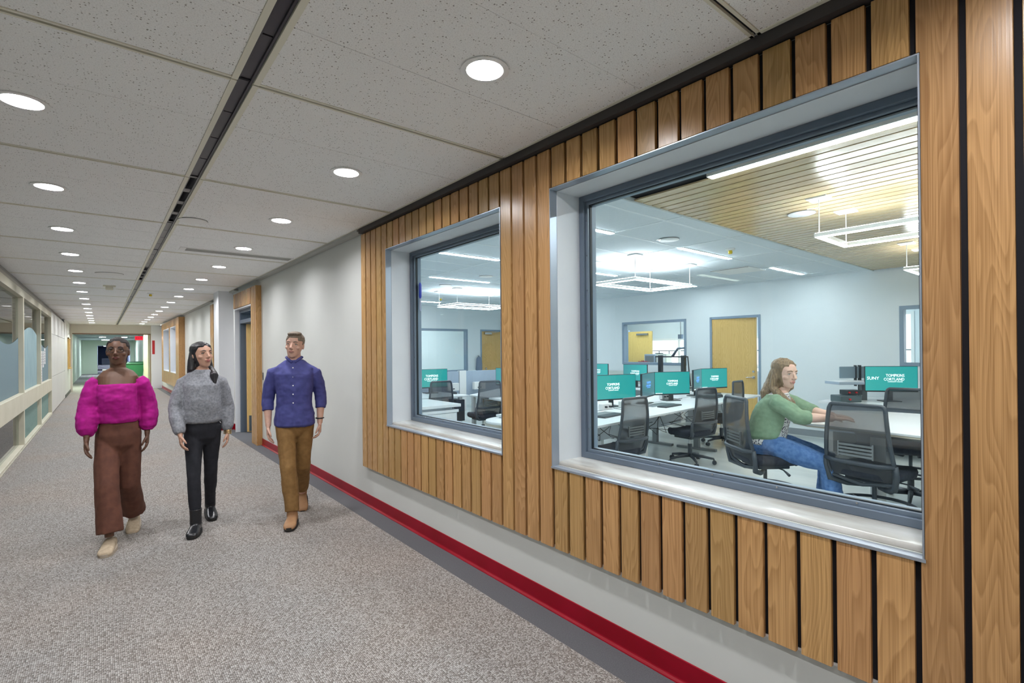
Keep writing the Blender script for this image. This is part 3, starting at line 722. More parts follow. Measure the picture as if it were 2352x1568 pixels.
def pendant(label, cx, cy, lx, ly, z=2.44, corners=(0, 1, 2, 3)):
    t = thing('pendant_lamp', label, 'pendant lamp', (cx, cy, ZL), 0, 'rectangular ring pendants of the lab')
    hx, hy = lx / 2, ly / 2; zz = z - ZL; w_ = .028; h_ = .030
    f = MB().box(-hx - w_, hx + w_, -hy - w_, -hy + w_, zz, zz + h_).box(-hx - w_, hx + w_, hy - w_, hy + w_, zz, zz + h_).box(-hx - w_, -hx + w_, -hy + w_, hy - w_, zz, zz + h_).box(hx - w_, hx + w_, -hy + w_, hy - w_, zz, zz + h_)
    f.build('ring_frame', LAMPW, t)
    e = MB(); q = .022
    for za, zb in ((zz - .004, zz - .0005), (zz + h_ + .0005, zz + h_ + .003)):
        e.box(-hx - q, hx + q, -hy - q, -hy + q, za, zb).box(-hx - q, hx + q, hy - q, hy + q, za, zb).box(-hx - q, -hx + q, -hy + q, hy - q, za, zb).box(hx - q, hx + q, -hy + q, hy - q, za, zb)
    e.build('diffuser', EMITP, t)
    for i, (sx, sy) in enumerate(((-1, 1), (-1, -1), (1, -1), (1, 1))):
        MB().box(sx * hx - .075, sx * hx + .075, sy * hy - .075, sy * hy + .075, -.016, -.001).build('canopy', LAMPW, t, bevel=.002)
        MB().cyl((sx * hx, sy * hy, -.016), (sx * hx, sy * hy, zz + h_), .0035, 6).build('suspension_wire', LAMPW, t)
    return t
pendant('rectangular ring pendant hanging under the white lab ceiling, seen through the big window', 5.98, 4.35, 1.28, .68)
pendant('rectangular ring pendant under the oak slat ceiling, over the tall table', 4.83, .95, .62, 1.25)
pendant('farther ring pendant under the oak slats, only its corner showing at the window edge', 7.62, 1.0, .62, 1.25)
pendant('rectangular ring pendant seen through the smaller window', 6.02, 8.6, 1.28, .68)
def disc(name, label, cat, x, y, z=ZL, r=.11, grp=None):
    t = thing(name, label, cat, (x, y, z), 0, grp)
    MB().lathe([(r, -.001), (r, -.008), (r - .012, -.012), (.0001, -.012)], n=28).build('grille', LAMPW, t, smooth=True)
    MB().lathe([(r + .004, -.0005), (r + .004, -.004), (r + .0005, -.004)], n=28).build('rim', GREYM, t)
    return t
disc('ceiling_speaker', 'round white ceiling speaker in the white lab ceiling', 'ceiling speaker', 4.90, 3.22)
disc('ceiling_speaker', 'round white ceiling speaker in the oak slat ceiling', 'ceiling speaker', 4.90, 1.85, ZL - .006)
disc('ceiling_speaker', 'round white ceiling speaker, nearer one seen through the smaller window', 'ceiling speaker', 4.90, 6.66)
disc('ceiling_speaker', 'round white ceiling speaker, farther one seen through the smaller window', 'ceiling speaker', 4.95, 8.0)
disc('ceiling_speaker', 'faint white cover plate on the corridor tiles right of the runner', 'ceiling speaker', .66, 5.44, ZC, .115)
t = disc('ceiling_vent', 'round grey rimmed air vent on the corridor ceiling left of the runner', 'air vent', .10, 9.82, ZC, .17)
def detector(label, x, y, z, yel=True):
    t = thing('smoke_detector', label, 'detector', (x, y, z))
    MB().lathe([(.055, 0), (.055, -.012), (.035, -.022), (.0001, -.022)], n=20).build('base', LAMPW, t, smooth=True)
    MB().lathe([(.022, -.022), (.026, -.05), (.020, -.062), (.0001, -.062)], n=16).build('dust_cap' if yel else 'body', mat('yellow_cap', (.7, .5, .02), .4) if yel else CREAMM, t, smooth=True)
detector('white detector with a yellow cap under the white lab ceiling, big window', 5.98, 3.07, ZL)
detector('small detector with a yellow cap seen through the smaller window', 6.06, 10.0, ZL)
detector('small yellowish detector on the corridor ceiling right of the runner', .78, 12.6, ZC)
t = thing('emergency_beacon', 'beige square sounder fixed to the corridor ceiling left of the runner', 'sounder', (.115, 11.6, ZC))
MB().box(-.09, .09, -.09, .09, -.02, 0).build('base_plate', CREAMM, t, bevel=.003); MB().box(-.055, .055, -.055, .055, -.075, -.02).build('body', CREAMM, t, bevel=.008)
t = thing('linear_diffuser', 'long pale air diffuser set into the corridor ceiling tiles on the right', 'air vent', (1.33, 6.98, ZC))
MB().box(-.62, .62, -.10, .10, -.006, .004).build('frame', LAMPW, t, bevel=.002)
b = MB()
for i in range(5): b.box(-.56, .60, -.075 + i * .034, -.060 + i * .034, -.010, -.006)
b.build('louvre', mat('louvre_grey', (.40, .40, .38), .5), t)
t = thing('slot_diffuser', 'thin slot air diffuser in the white lab ceiling beside a light bar', 'air vent', (7.75, 3.86, ZL))
MB().box(-.3, .3, -.3, .3, -.008, -.001).build('frame', LAMPW, t, bevel=.002); MB().box(-.30, -.285, -.3, .3, -.011, -.008).build('slot', BLACK, t)
t = thing('light_switch', 'small grey switch plate on the corridor wall behind the man in blue', 'switch', (XR, 9.04, 1.15))
MB().box(-.008, 0, -.035, .035, -.06, .06).build('plate', GREYM, t, bevel=.002); MB().box(-.013, -.008, -.012, .012, -.025, .025).build('toggle', CHROME, t)

# ================================================================== DOOR PORTALS AND THE FAR PANEL
def portal(label, y_end, y_dir, ya, yb, xf=1.98, n=3, zt=2.66, zh=2.385):
    """n full-height slats from y_end going y_dir, then header slats ya..yb"""
    t = thing('door_surround', label, 'door surround', (xf, 0, 0))
    d = XR - xf
    if y_dir > 0: MB().box(-.0, d, y_end - .02, y_end, 0, zt).build('end_board', OAK, t, bevel=.001)
    else: MB().box(-.0, d, y_end, y_end + .02, 0, zt).build('end_board', OAK, t, bevel=.001)
    for i in range(n):
        a = y_end + y_dir * (i * PITCH + .003); c = a + y_dir * SW
        slat((a + c) / 2, .0, zt, t)
    y = y_end + y_dir * (n * PITCH); 
    lo, hi = min(ya, yb), max(ya, yb); k = 0
    yy = lo + SW / 2
    while yy + SW / 2 < hi + .01:
        slat(yy, zh, zt, t); yy += PITCH
    b = MB().box(.022, d - .001, min(y_end, y), max(y_end, y), .0, zt - .01).box(.022, d - .001, lo, hi, zh + .002, zt - .01)
    b.build('backing', BLACK, t)
    return t
portal('oak slat surround of the open door, its broad end board facing the camera', 9.14, 1, 9.52, 10.96)
portal('oak slat surround partly hidden behind the white column', 13.62, -1, 11.97, 13.22)
# first door: slate frame, transom, leaf swung inwards
D = tag(empty('door_3'), 'open door with slate frame and transom beyond the man in blue', kind='structure')
f = MB()
for y0, y1 in ((9.53, 9.60), (10.85, 10.92)): f.box(2.08, 2.36, y0, y1, 0, 2.36)
f.box(2.081, 2.359, 9.6, 10.85, 2.30, 2.36).box(2.08, 2.36, 9.6, 10.85, 2.10, 2.17)
f.build('door_frame', FRAME, D, bevel=.003)
MB().box(2.0, 2.08, 10.92, 10.95, 0, 2.385).box(2.0, 2.08, 9.5, 9.53, 0, 2.385).box(2.0, 2.08, 9.5, 10.95, 2.36, 2.385).build('white_trim', WHITE, D)
MB().add([(2.2, 9.6, 2.17), (2.2, 10.85, 2.17), (2.2, 10.85, 2.30), (2.2, 9.6, 2.30)], [(0, 3, 2, 1)]).build('transom_pane', GLASS, D)
lf = MB().box(2.16, 2.27, 10.70, 10.745, .02, 2.09).box(2.27, 2.55, 10.70, 10.745, .02, 1.0).box(2.27, 2.55, 10.70, 10.745, 1.93, 2.09).box(2.55, 3.05, 10.70, 10.745, .02, 2.09).build('door_leaf', OAKD, D)
MB().box(2.27, 2.55, 10.72, 10.726, 1.0, 1.93).build('leaf_pane', mat('bright_pane', (.7, .75, .75), .2, emit=(.8, .88, .9), es=.0), lf)
MB().box(2.19, 3.0, 10.696, 10.70, .03, .33).build('kick_plate', mat('kick_steel', (.10, .11, .12), .3, .6), lf)
MB().box(2.262, 2.275, 10.692, 10.70, .99, 1.94).box(2.545, 2.558, 10.692, 10.70, .99, 1.94).box(2.262, 2.558, 10.692, 10.70, .985, 1.0).box(2.262, 2.558, 10.692, 10.70, 1.93, 1.945).build('lite_frame', OAKD, lf)
D = tag(empty('door_4'), 'grey framed door recess behind the white column', kind='structure')
MB().box(2.0, 2.34, 13.14, 13.235, 0, 2.355).box(2.0, 2.34, 12.1, 12.17, 0, 2.355).box(2.0, 2.34, 12.17, 13.14, 2.28, 2.355).build('door_frame', FRAME, D, bevel=.003)
MB().box(2.30, 2.34, 12.17, 13.14, 0.01, 2.28).build('door_leaf', FRAMEL, D)
t = thing('far_slatted_panel', 'distant oak slat wall panel with two pale windows, its broad end board facing the camera', 'wall panel', (1.90, 0, 0))
MB().box(0, XR - 1.90, 19.08, 19.10, .40, 2.70).build('end_board', OAK, t, bevel=.001)
y = 19.11 + SW / 2
while y < 25:
    if 19.93 < y < 21.64 or 22.06 < y < 24.14: slat(y, .40, .86, t); slat(y, 2.45, 2.70, t)
    else: slat(y, .40, 2.70, t)
    y += PITCH
b = MB()
for a, c in ((19.10, 19.93), (21.62, 22.08), (24.12, 25)): b.box(.03, XR - 1.901, a, c, .42, 2.69)
for a, c in ((19.93, 21.62), (22.08, 24.12)): b.box(.03, XR - 1.901, a, c, .42, .86).box(.03, XR - 1.901, a, c, 2.45, 2.69)
b.build('backing', BLACK, t)
for n_, (a, c) in ((6, (19.95, 21.6)), (7, (22.1, 24.1))):
    W = tag(empty('window_%d' % n_), 'far corridor window in the distant slat panel, ' + ('nearer one' if n_ == 6 else 'farther one'), kind='structure')
    MB().ring('x', 1.895, 2.102, a - .02, c + .02, .86, 2.45, .02).build('reveal', REVEAL, W)
    MB().ring('x', 2.06, 2.10, a, c, .88, 2.43, .06).build('window_frame', FRAMEL, W)
    MB().box(2.12, 2.13, a, c, .88, 2.43).build('painted_pane', mat('lit_pane_paint', (.62, .68, .76), .6), W)  # opaque pale blue board; the lit room behind is put into its colour
# notice board, red fittings and exit sign at the far end
t = thing('notice_board', 'tall narrow wood framed cork board on the far left wall', 'notice board', (XL, 25.7, 1.03))
MB().box(0.002, .03, -.42, .42, 0, 1.1).build('cork', CORK, t)
MB().box(0.001, .05, -.46, -.42, -.04, 1.14).box(0.001, .05, .42, .46, -.04, 1.14).box(0.001, .05, -.46, .46, 1.10, 1.14).box(0.001, .09, -.5, .46, -.05, 0).build('frame', OAKD, t)
t = thing('red_wall_sign', 'narrow upright red sign on the white column at the corridor end', 'sign', (1.765, YE - .252, 1.5))
MB().box(-.047, .047, -.006, 0, 0, .60).build('sign_plate', RED, t)
t = thing('exit_sign', 'red exit sign hanging under the header at the corridor end', 'sign', (1.28, YE + .35, 2.13))
MB().box(-.14, .14, 0, .03, 0, .17).build('body', mat('exit_red', (.5, .0, .02), .4, emit=(.9, .01, .04), es=.7), t)
b = text_mb('EXIT', .115); b.xf(Matrix.Translation((0, -.003, .045)) @ Matrix.Rotation(PI / 2, 4, 'X')); b.build('lettering', mat('exit_letter', (.3, 0, .01), .5), t)
MB().box(-.01, .01, .01, .02, .17, .43).build('bracket', GREYM, t)
t = thing('fire_alarm_pull', 'small dark red box on the pale green wall past the corridor end', 'alarm box', (-1.15, YE + 1.6, 1.15))
MB().box(0, .05, -.06, .06, -.08, .08).build('body', mat('dark_red', (.2, .01, .02), .4), t, bevel=.004); MB().box(.05, .06, -.035, .035, -.02, .02).build('handle', WHITE, t)
t = thing('recycling_cart', 'green wheeled plastic bin standing in the far corridor', 'bin', (1.18, 32.5, 0), 0)
MB().loft([[(-.42, -.36, .10), (.42, -.36, .10), (.42, .36, .10), (-.42, .36, .10)], [(-.52, -.45, 1.0), (.52, -.45, 1.0), (.52, .45, 1.0), (-.52, .45, 1.0)]]).build('tub', GREEN, t, bevel=.02)
MB().loft([[(-.57, -.50, 1.0), (.57, -.50, 1.0), (.57, .5, 1.0), (-.57, .5, 1.0)], [(-.56, -.49, 1.04), (.56, -.49, 1.04), (.56, .49, 1.12), (-.56, .49, 1.12)]]).build('lid', GREEN, t, bevel=.01)
for sx in (-.38, .38):
    for sy in (-.3, .3): MB().cyl((sx - .02, sy, .06), (sx + .02, sy, .06), .06, 14).build('wheel', CHAIRB, t)
t = thing('small_table', 'small white table with thin metal legs beside the green bin', 'table', (.30, 32.3, 0))
MB().box(-.28, .28, -.25, .25, .72, .75).build('table_top', WHITE, t)
for sx in (-.25, .25):
    for sy in (-.22, .22): MB().cyl((sx, sy, 0), (sx, sy, .72), .012, 8).build('leg', CHROME, t)
t = thing('far_furniture', 'dark seating in front of the dark glazing at the very far end', 'bench', (.9, 88, 0))
MB().box(-.9, .9, -.4, .4, .0, .45).box(-.9, .9, .3, .45, .45, .9).build('seat', CHAIRB, t)
for i, (x, y, z) in enumerate(((-.95, 15.6, 1.43), (-.95, 16.05, 1.43), (-.95, 16.5, 1.50), (-.95, 15.6, 1.05))):
    t = thing('notice', 'white paper notice taped to the third pane of the left glazing, ' + ('first', 'second', 'third', 'lower')[i] + ' one', 'notice', (XG + .001, y, z))
    MB().box(0.001, .003, -.14, .14, -.19, .19).build('sheet', PAPER, t)
    b = MB()
    for k in range(5): b.box(.003, .0035, -.10, .10 - .03 * (k % 2), .11 - k * .06, .13 - k * .06)
    b.build('print', mat('notice_print', (.45, .36, .40), .7), t)

# ================================================================== LAB FURNITURE
def make_chair(label, stool=False, name='task_chair'):
    t = thing(name, label, 'chair')
    up = .085 if stool else 0.0
    zs = .47 + up + (.06 if stool else 0)   # seat top
    # seat
    rings = []
    for z, k in ((zs - .085, .86), (zs - .07, .97), (zs - .035, 1.0), (zs - .008, .97), (zs, .88)):
        r = []
        for i in range(28):
            a = 2 * PI * i / 28; c, s = math.cos(a), math.sin(a)
            r.append((math.copysign(abs(c) ** .55, c) * .245 * k, math.copysign(abs(s) ** .55, s) * .235 * k + .01, z - .02 * (math.sin(a) > .8)))
        rings.append(r)
    MB().loft(rings).build('seat', CHAIRS, t, smooth='all')
    MB().box(-.15, .15, -.14, .14, zs - .125, zs - .082).build('seat_mechanism', CHAIRB, t, bevel=.01)
    # backrest: curved frame with mesh. back lies at -Y, user faces +Y
    def by(z): return -.215 - .055 * ((z - .62) / .5) - .035 * math.sin((z - .45) / .6 * PI)   # lean plus lumbar curve
    def wd(z): return .235 - .045 * max(0, (z - .60) / .45) - .05 * max(0, (.56 - z) / .2) ** 1.5
    path = []
    zsq = [.44, .50, .58, .66, .74, .82, .90, .98]
    for z in zsq: path.append((-wd(z), by(z), z + up))
    for a in (0.35, .8, 1.2): path.append((-wd(1.02) + .03 * (1 - math.cos(a)) - 0, by(1.03), .985 + .035 * math.sin(a) + up))
    left = path[:]; right = [(-x, y, z) for x, y, z in reversed(path)]
    MB().tube(left + right + [(0, by(.42) , .40 + up)] , .0155, 8, close=True).build('backrest_frame', CHAIRB, t, smooth='all')
    vs = []; fs = []; nz, nx = 12, 8
    for i in range(nz + 1):
        z = .45 + (1.01 - .45) * i / nz
        for j in range(nx + 1):
            u = -1 + 2 * j / nx; vs.append((u * wd(z), by(z) - .02 * (1 - u * u) * .6, z + up))
    for i in range(nz):
        for j in range(nx): a = i * (nx + 1) + j; fs.append((a, a + 1, a + nx + 2, a + nx + 1))
    MB().add(vs, fs).build('backrest_mesh', MESHF, t, smooth='all')
    # lumbar pad of ribs
    b = MB()
    for i in range(4): b.box(-.12, .12, by(.66) - .04, by(.66) - .028, .625 + i * .026 + up, .640 + i * .026 + up)
    b.box(-.125, -.115, by(.66) - .04, by(.66) - .025, .615 + up, .73 + up).box(.115, .125, by(.66) - .04, by(.66) - .025, .615 + up, .73 + up)
    b.build('lumbar_support', GREYM, t)
    # cross bar and C shaped arms down to the mechanism
    MB().tube([(-.24, by(.58) - .005, .58 + up), (-.15, by(.58) - .05, .575 + up), (.15, by(.58) - .05, .575 + up), (.24, by(.58) - .005, .58 + up)], .018, 8).build('cross_bar', CHAIRB, t, smooth='all')
    b = MB()
    for sx in (-1, 1):
        b.tube([(sx * .24, by(.58), .585 + up), (sx * .245, by(.5) - .01, .50 + up), (sx * .225, -.21, .41 + up), (sx * .14, -.12, .375 + up), (sx * .06, -.05, .37 + up)], [.02, .02, .022, .022, .018], 8)
    b.build('back_bracket', CHAIRB, t, smooth='all')
    MB().cyl((0, 0, .10), (0, 0, .26 + up * .6), .028, 16).build('column_cover', CHAIRB, t, smooth=True)
    MB().cyl((0, 0, .2), (0, 0, zs - .12), .016, 12).build('gas_lift', CHROME if not stool else CHAIRB, t, smooth=True)
    MB().tube([(.08, .02, zs - .11), (.2, .05, zs - .12), (.27, .06, zs - .15)], [.006, .006, .012], 8).build('lever', CHAIRB, t, smooth='all')
    for i in range(5):
        a = 2 * PI * i / 5 + .3; c, s = math.cos(a), math.sin(a)
        leg = MB().tube([(c * .02, s * .02, .105), (c * .16, s * .16, .098), (c * .30, s * .30, .075)], [.026, .020, .014], 8).build('leg', CHAIRB, t, smooth='all')
        w_ = MB()
        for d in (-.014, .014):
            px_, py_ = c * .305 - s * d, s * .305 + c * d
            w_.cyl((px_ + s * .010 * (1 if d > 0 else -1) * 0 - s * .008, py_ + c * .008, .028), (px_ + s * .008, py_ - c * .008, .028), .028, 14)
        w_.cyl((c * .30, s * .30, .03), (c * .30, s * .30, .075), .008, 8)
        w_.build('caster', CHAIRB, leg, smooth=True)
    if stool:
        zr = .30; b = MB().tube([(.27 * math.cos(2 * PI * i / 32), .27 * math.sin(2 * PI * i / 32), zr) for i in range(32)], .013, 8, close=True)
        for i in range(3):
            a = 2 * PI * i / 3 + .5; b.tube([(0.03 * math.cos(a), .03 * math.sin(a), zr - .01), (.27 * math.cos(a), .27 * math.sin(a), zr)], .010, 8)
        b.build('foot_ring', CHAIRB, t, smooth='all')
    return t
def face(dx, dy): return math.atan2(dy, dx) - PI / 2
chA = make_chair('black mesh task chair tucked under the near desk, leftmost in the big window')
chA.location = (4.42, 3.60, 0); chA.rotation_euler[2] = face(.03, 1); chA['group'] = 'black mesh task chairs at the lab desks'
G1 = 'black mesh task chairs at the lab desks'
dup(chA, (6.14, 3.74, 0), face(.12, 1), 'black mesh task chair turned aside in front of the middle teal screen')
dup(chA, (7.72, 4.14, 0), face(-.10, 1), 'black mesh task chair below the rightmost teal screen, before the yellow door')
dup(chA, (5.12, 7.08, 0), face(.15, 1), 'black mesh task chair facing the grey privacy panels, seen through the smaller window')
dup(chA, (4.49, 7.66, 0), face(.05, 1), 'black mesh task chair behind the white cabinet, seen through the smaller window')
dup(chA, (7.1, 5.75, 0), face(.1, -1), 'black mesh task chair on the far side of the long white desk')
st = make_chair('black mesh drafting stool nearest to the glass, its back to the window', True, 'drafting_stool')
G2 = 'drafting stools around the tall white table'; st['group'] = G2
st.location = (4.72, 1.27, 0); st.rotation_euler[2] = face(1, -.16)
dup(st, (4.60, 2.06, 0), face(.80, -.60), 'black mesh drafting stool with a foot ring that the woman in green sits on')
dup(st, (6.18, 1.36, 0), face(-1, -.2), 'black mesh drafting stool on the far side of the tall white table')

# near desk row with its screens
DA = math.atan2(.28, 3.1)
dk = thing('bench_desk', 'long white bench desk carrying the big teal screens', 'desk', (3.95, 3.51, 0), DA)
DL_, DD = 4.75, 1.5
for i in range(3):
    x0 = i * DL_ / 3 + .003; x1 = (i + 1) * DL_ / 3 - .003
    for y0, y1 in ((0, DD / 2 - .02), (DD / 2 + .02, DD)):
        MB().box(x0, x1, y0, y1, .715, .742).build('desk_top', DESKW, dk, bevel=.003)
for i in range(4):
    x = .09 + i * (DL_ - .18) / 3
    for y0 in (.10, DD - .70):
        MB().box(x - .035, x + .035, y0 + .24, y0 + .32, .03, .69).box(x - .03, x + .03, y0 - .02, y0 + .6, .0, .035).box(x - .03, x + .03, y0 - .02, y0 + .6, .685, .714).build('leg', LAMPW if i != 2 else GREYM, dk, bevel=.004)
for i in range(3):
    x0 = i * DL_ / 3 + .12; x1 = (i + 1) * DL_ / 3 - .12
    b = MB().box(x0, x1, DD / 2 - .16, DD / 2 - .15, .40, .62)
    b.build('modesty_panel', DESKE, dk)
cb = MB(); rnd = random.Random(4)
for i in range(16):
    x = .2 + i * .28 + rnd.uniform(-.1, .1); pts = []
    for k in range(7):
        pts.append((x + .09 * k * rnd.uniform(.4, 1.2), .30 + rnd.uniform(-.12, .28), .70 - .30 * math.sin(PI * k / 6) * rnd.uniform(.6, 1.2)))
    cb.tube(pts, .0045, 5)
t = cb.build('cable_tangle', CABLE, dk); t['kind'] = 'stuff'

LOGO = text_mb('TOMPKINS', .060); l2 = text_mb('CORTLAND', .060); l3 = text_mb('COMMUNITY COLLEGE', .019)
def logo_mb(s=1.0):
    b = MB()
    for src, dx, dz in ((LOGO, .012, .030), (l2, -.006, -.028)):
        b.add([((x + dx) * .86, y + dz, z) for x, y, z in src.v], src.f)
    b.add([(x + .01, y - .052, z) for x, y, z in l3.v], l3.f)
    b.v = [(x * s, y * s, z) for x, y, z in b.v]
    b.xf(Matrix.Rotation(PI / 2, 4, 'X'))
    return b
def make_monitor(label, scr, w_=.60, h_=.355, zc=1.01, logo=LOGOW, stand=.742, ls=1.0, icons=True):
    """screen faces -Y in its own space, foot at z=stand"""
    t = thing('monitor', label, 'monitor')
    MB().box(-w_ / 2, w_ / 2, 0, .028, zc - h_ / 2, zc + h_ / 2).build('bezel', SCRB, t, bevel=.003)
    MB().add([(-w_ / 2 + .007, -.0012, zc - h_ / 2 + .020), (w_ / 2 - .007, -.0012, zc - h_ / 2 + .020), (w_ / 2 - .007, -.0012, zc + h_ / 2 - .007), (-w_ / 2 + .007, -.0012, zc + h_ / 2 - .007)], [(0, 1, 2, 3)]).build('screen', scr, t)
    if logo:
        b = logo_mb(ls); b.v = [(x, y - .0022, z + zc) for x, y, z in b.v]; b.build('logo', logo, t)
    if icons:
        b = MB()
        for i in range(7): b.box(-w_ / 2 + .02 + i * .017, -w_ / 2 + .03 + i * .017, -.003, -.0014, zc - h_ / 2 + .023, zc - h_ / 2 + .033)
        b.build('taskbar_icon', LOGOW, t)
    MB().box(-.035, .035, .03, .06, stand + .01, zc + .04).build('stand', SCRB, t, bevel=.004)
    MB().box(-.12, .12, -.04, .16, stand, stand + .012).build('foot', SCRB, t, bevel=.004)
    return t
def mon(label, p0, th, scr, w_=.60, logo=LOGOW, **k):
    """p0 is the left edge (as seen by its user), th the heading of the width direction clockwise from +Y in degrees"""
    t = make_monitor(label, scr, w_, logo=logo, **k)
    d = Vector((math.sin(math.radians(th)), math.cos(math.radians(th)), 0))
    c = Vector((p0[0], p0[1], 0)) + d * w_ / 2
    t.location = c; t.rotation_euler = (0, 0, PI / 2 - math.radians(th)); return t
mon('teal computer screen with white lettering, leftmost and largest in the big window', (5.12, 4.63), 104, SCREEN, .80, ls=.86)
mon('teal computer screen with white lettering above the middle task chair', (6.52, 4.56), 117, SCREEN, .60, ls=.70)
mon('grey angled screen left of the middle teal screen', (5.94, 4.36), 72, SCREEN3, .58, LOGOB, ls=.75)
mon('teal computer screen with white lettering in front of the yellow door', (8.08, 4.69), 106, SCREEN, .60, ls=.70)
mon('grey angled screen left of the teal screen by the yellow door', (7.50, 4.49), 72, SCREEN3, .58, LOGOB, ls=.75)
mon('pale teal screen under the back wall window, cut off by the slate frame', (8.72, 7.22), 170 - 156 + 0, SCREEN2, .0 + .60) if False else None
def mon_face(label, c, fx, fy, scr, w_=.60, **k):
    t = make_monitor(label, scr, w_, **k); t.location = (c[0], c[1], 0); t.rotation_euler = (0, 0, math.atan2(fy, fx) + PI / 2); return t
mon_face('pale teal screen under the back wall window, its lower half hidden', (8.62, 6.50), -1, -.12, SCREEN2, .56, zc=1.04, ls=.75)
mon_face('pale teal screen at the left edge of the big window, only a corner showing', (8.62, 7.55), -1, -.12, SCREEN2, .60, zc=1.04, ls=.75)
mon_face('teal screen behind the white cabinet, seen through the smaller window', (4.80, 8.28), -.12, -1, SCREEN, .66, zc=1.02)
mon_face('teal screen at the right edge of the smaller window', (6.45, 7.95), -.9, -.5, SCREEN2, .66, zc=1.0)
# wide screen at the right
wm = make_monitor('wide teal screen at the right edge of the big window, standing on the back bench', SCREEN, .68, .375, 1.07, logo=None, ls=1.0, icons=False)
wm.location = (8.88, 2.17, 0); wm.rotation_euler = (0, 0, math.atan2(-.62, -.78) + PI / 2)
b = logo_mb(.95); b.v = [(x + .04, y - .0022, z + 1.075) for x, y, z in b.v]; b.build('logo', LOGOW, wm)
b = text_mb('SUNY', .062); b.xf(Matrix.Translation((-.235, -.0022, 1.062)) @ Matrix.Rotation(PI / 2, 4, 'X')); b.build('lettering', LOGOW, wm)
def keyboard(label, x, y, a, pad=True):
    t = thing('keyboard', label, 'keyboard', (x, y, .742), a)
    MB().box(-.22, .22, -.07, .07, .0, .016).build('case', SCRB, t, bevel=.004)
    b = MB()
    for r in range(5):
        for c in range(14): b.box(-.21 + c * .03, -.185 + c * .03, -.06 + r * .025, -.04 + r * .025, .016, .021)
    b.build('keys', CHAIRB, t)
    return t
keyboard('black keyboard on the near desk in front of the leftmost screen', 4.72, 3.93, DA + .05)
keyboard('black keyboard on the near desk in front of the middle screen', 6.10, 4.02, DA)
keyboard('black keyboard on the desk beside the third task chair', 7.62, 4.22, DA)
for i, (x, y, l_) in enumerate(((4.72, 4.12, 'leftmost'), (6.15, 4.24, 'middle'), (7.70, 4.40, 'rightmost'))):
    t = thing('desk_mat', 'grey slate desk mat under the %s big screen' % l_, 'desk mat', (x, y, .742), DA)
    MB().box(-.30, .30, -.09, .11, 0, .004).build('mat', GREYM, t)
for i, (x, y, l_) in enumerate(((5.17, 4.38, 'below the leftmost screen'), (5.62, 4.42, 'between the leftmost screen and the angled one'), (6.92, 4.66, 'below the middle screen'))):
    t = thing('power_box', 'white desktop socket box with plugs ' + l_, 'socket box', (x, y, .742), DA)
    MB().box(-.11, .11, -.03, .03, 0, .085).build('body', LAMPW, t, bevel=.006)
    MB().box(-.06, -.035, -.06, -.03, .03, .055).box(.03, .055, -.07, -.03, .03, .055).build('plug', SCRB, t, bevel=.003)
    MB().tube([(.042, -.07, .04), (.05, -.12, .02), (.12, -.17, .004), (.2, -.2, .004), (.27, -.16, .004)], .003, 6).build('cord', CABLE, t)
t = thing('computer_mouse', 'black mouse on the desk by the rightmost keyboard', 'mouse', (7.98, 4.30, .742), .3)
MB().sphere((0, 0, .012), .035, sc=(.8, 1.4, .75)).build('shell', SCRB, t, smooth=True)
t = thing('computer_mouse', 'black mouse on the white desk seen through the smaller window', 'mouse', (5.05, 7.88, .742), .3)
MB().sphere((0, 0, .014), .045, sc=(.9, 1.4, .75)).build('shell', SCRB, t, smooth=True)
# tall table at the right
tb = thing('tall_table', 'tall white table with a beige edge and fat round leg that the woman leans on', 'table')
P = [(4.60, 1.72), (4.72, 1.88), (4.98, 1.98), (5.35, 2.00), (5.75, 1.86), (5.93, 1.60), (5.98, 1.25), (5.80, -.9), (4.40, -.9), (4.52, .95)]
MB().prism(P, .890, .908, 'z').build('table_top', DESKW, tb, bevel=.004)
P2 = [(5.2 + (x - 5.2) * .992, .6 + (y - .6) * .992) for x, y in P]
MB().prism(P2, .876, .8895, 'z').build('edge_layer', BENCHE, tb)
for y in (1.35, -.3): MB().cyl((5.12, y, 0), (5.12, y, .876), .055, 24).build('pedestal', LAMPW, tb, smooth=True)
MB().box(4.72, 5.6, -.36, 1.4, .83, .87).build('rail', GREYM, tb)
MB().tube([(4.62, 1.72, .075), (4.95, 1.62, .075), (5.12, 1.36, .075)], .016, 8).build('foot_rail', GREYM, tb)
# back benches
bb = thing('back_bench', 'white bench along the back wall below its left window', 'desk')
MB().box(8.35, 9.5, 5.7, 9.4, .71, .742).build('desk_top', DESKW, bb, bevel=.003)
for y in (5.85, 7.5, 9.2): MB().box(8.5, 9.4, y - .03, y + .03, 0, .71).build('leg', LAMPW, bb)
MB().box(9.47, 9.52, 5.7, 9.4, .742, 1.02).build('back_panel', mat('sage_panel', (.55, .60, .55), .7), bb)
bb = thing('back_bench', 'white bench along the back wall behind the tall table', 'desk')
MB().box(8.28, 9.5, -1.2, 2.92, .71, .742).build('desk_top', DESKW, bb, bevel=.003)
for y in (2.8, 1.2, -.6): MB().box(8.4, 9.4, y - .03, y + .03, 0, .71).build('leg', LAMPW, bb)
MB().box(8.34, 8.36, -1.2, 2.8, .30, .71).build('modesty_panel', PANELG, bb)
t = thing('camera_stand', 'black two-legged stand with a jointed arm in front of the back wall window', 'stand', (8.98, 5.86, .742))
MB().box(-.04, .04, -.30, -.23, 0, .66).build('post', SCRB, t); MB().box(-.04, .04, .23, .30, 0, .66).build('post', SCRB, t)
MB().box(-.05, .05, -.34, .36, .62, .645).build('top_bar', SCRB, t); MB().box(-.2, .2, -.35, .35, 0, .02).build('base_plate', SCRB, t)
MB().tube([(0, -.02, .64), (0, -.14, .80), (0, -.30, .81)], [.03, .022, .018], 8).build('jointed_arm', FRAME, t, smooth='all')
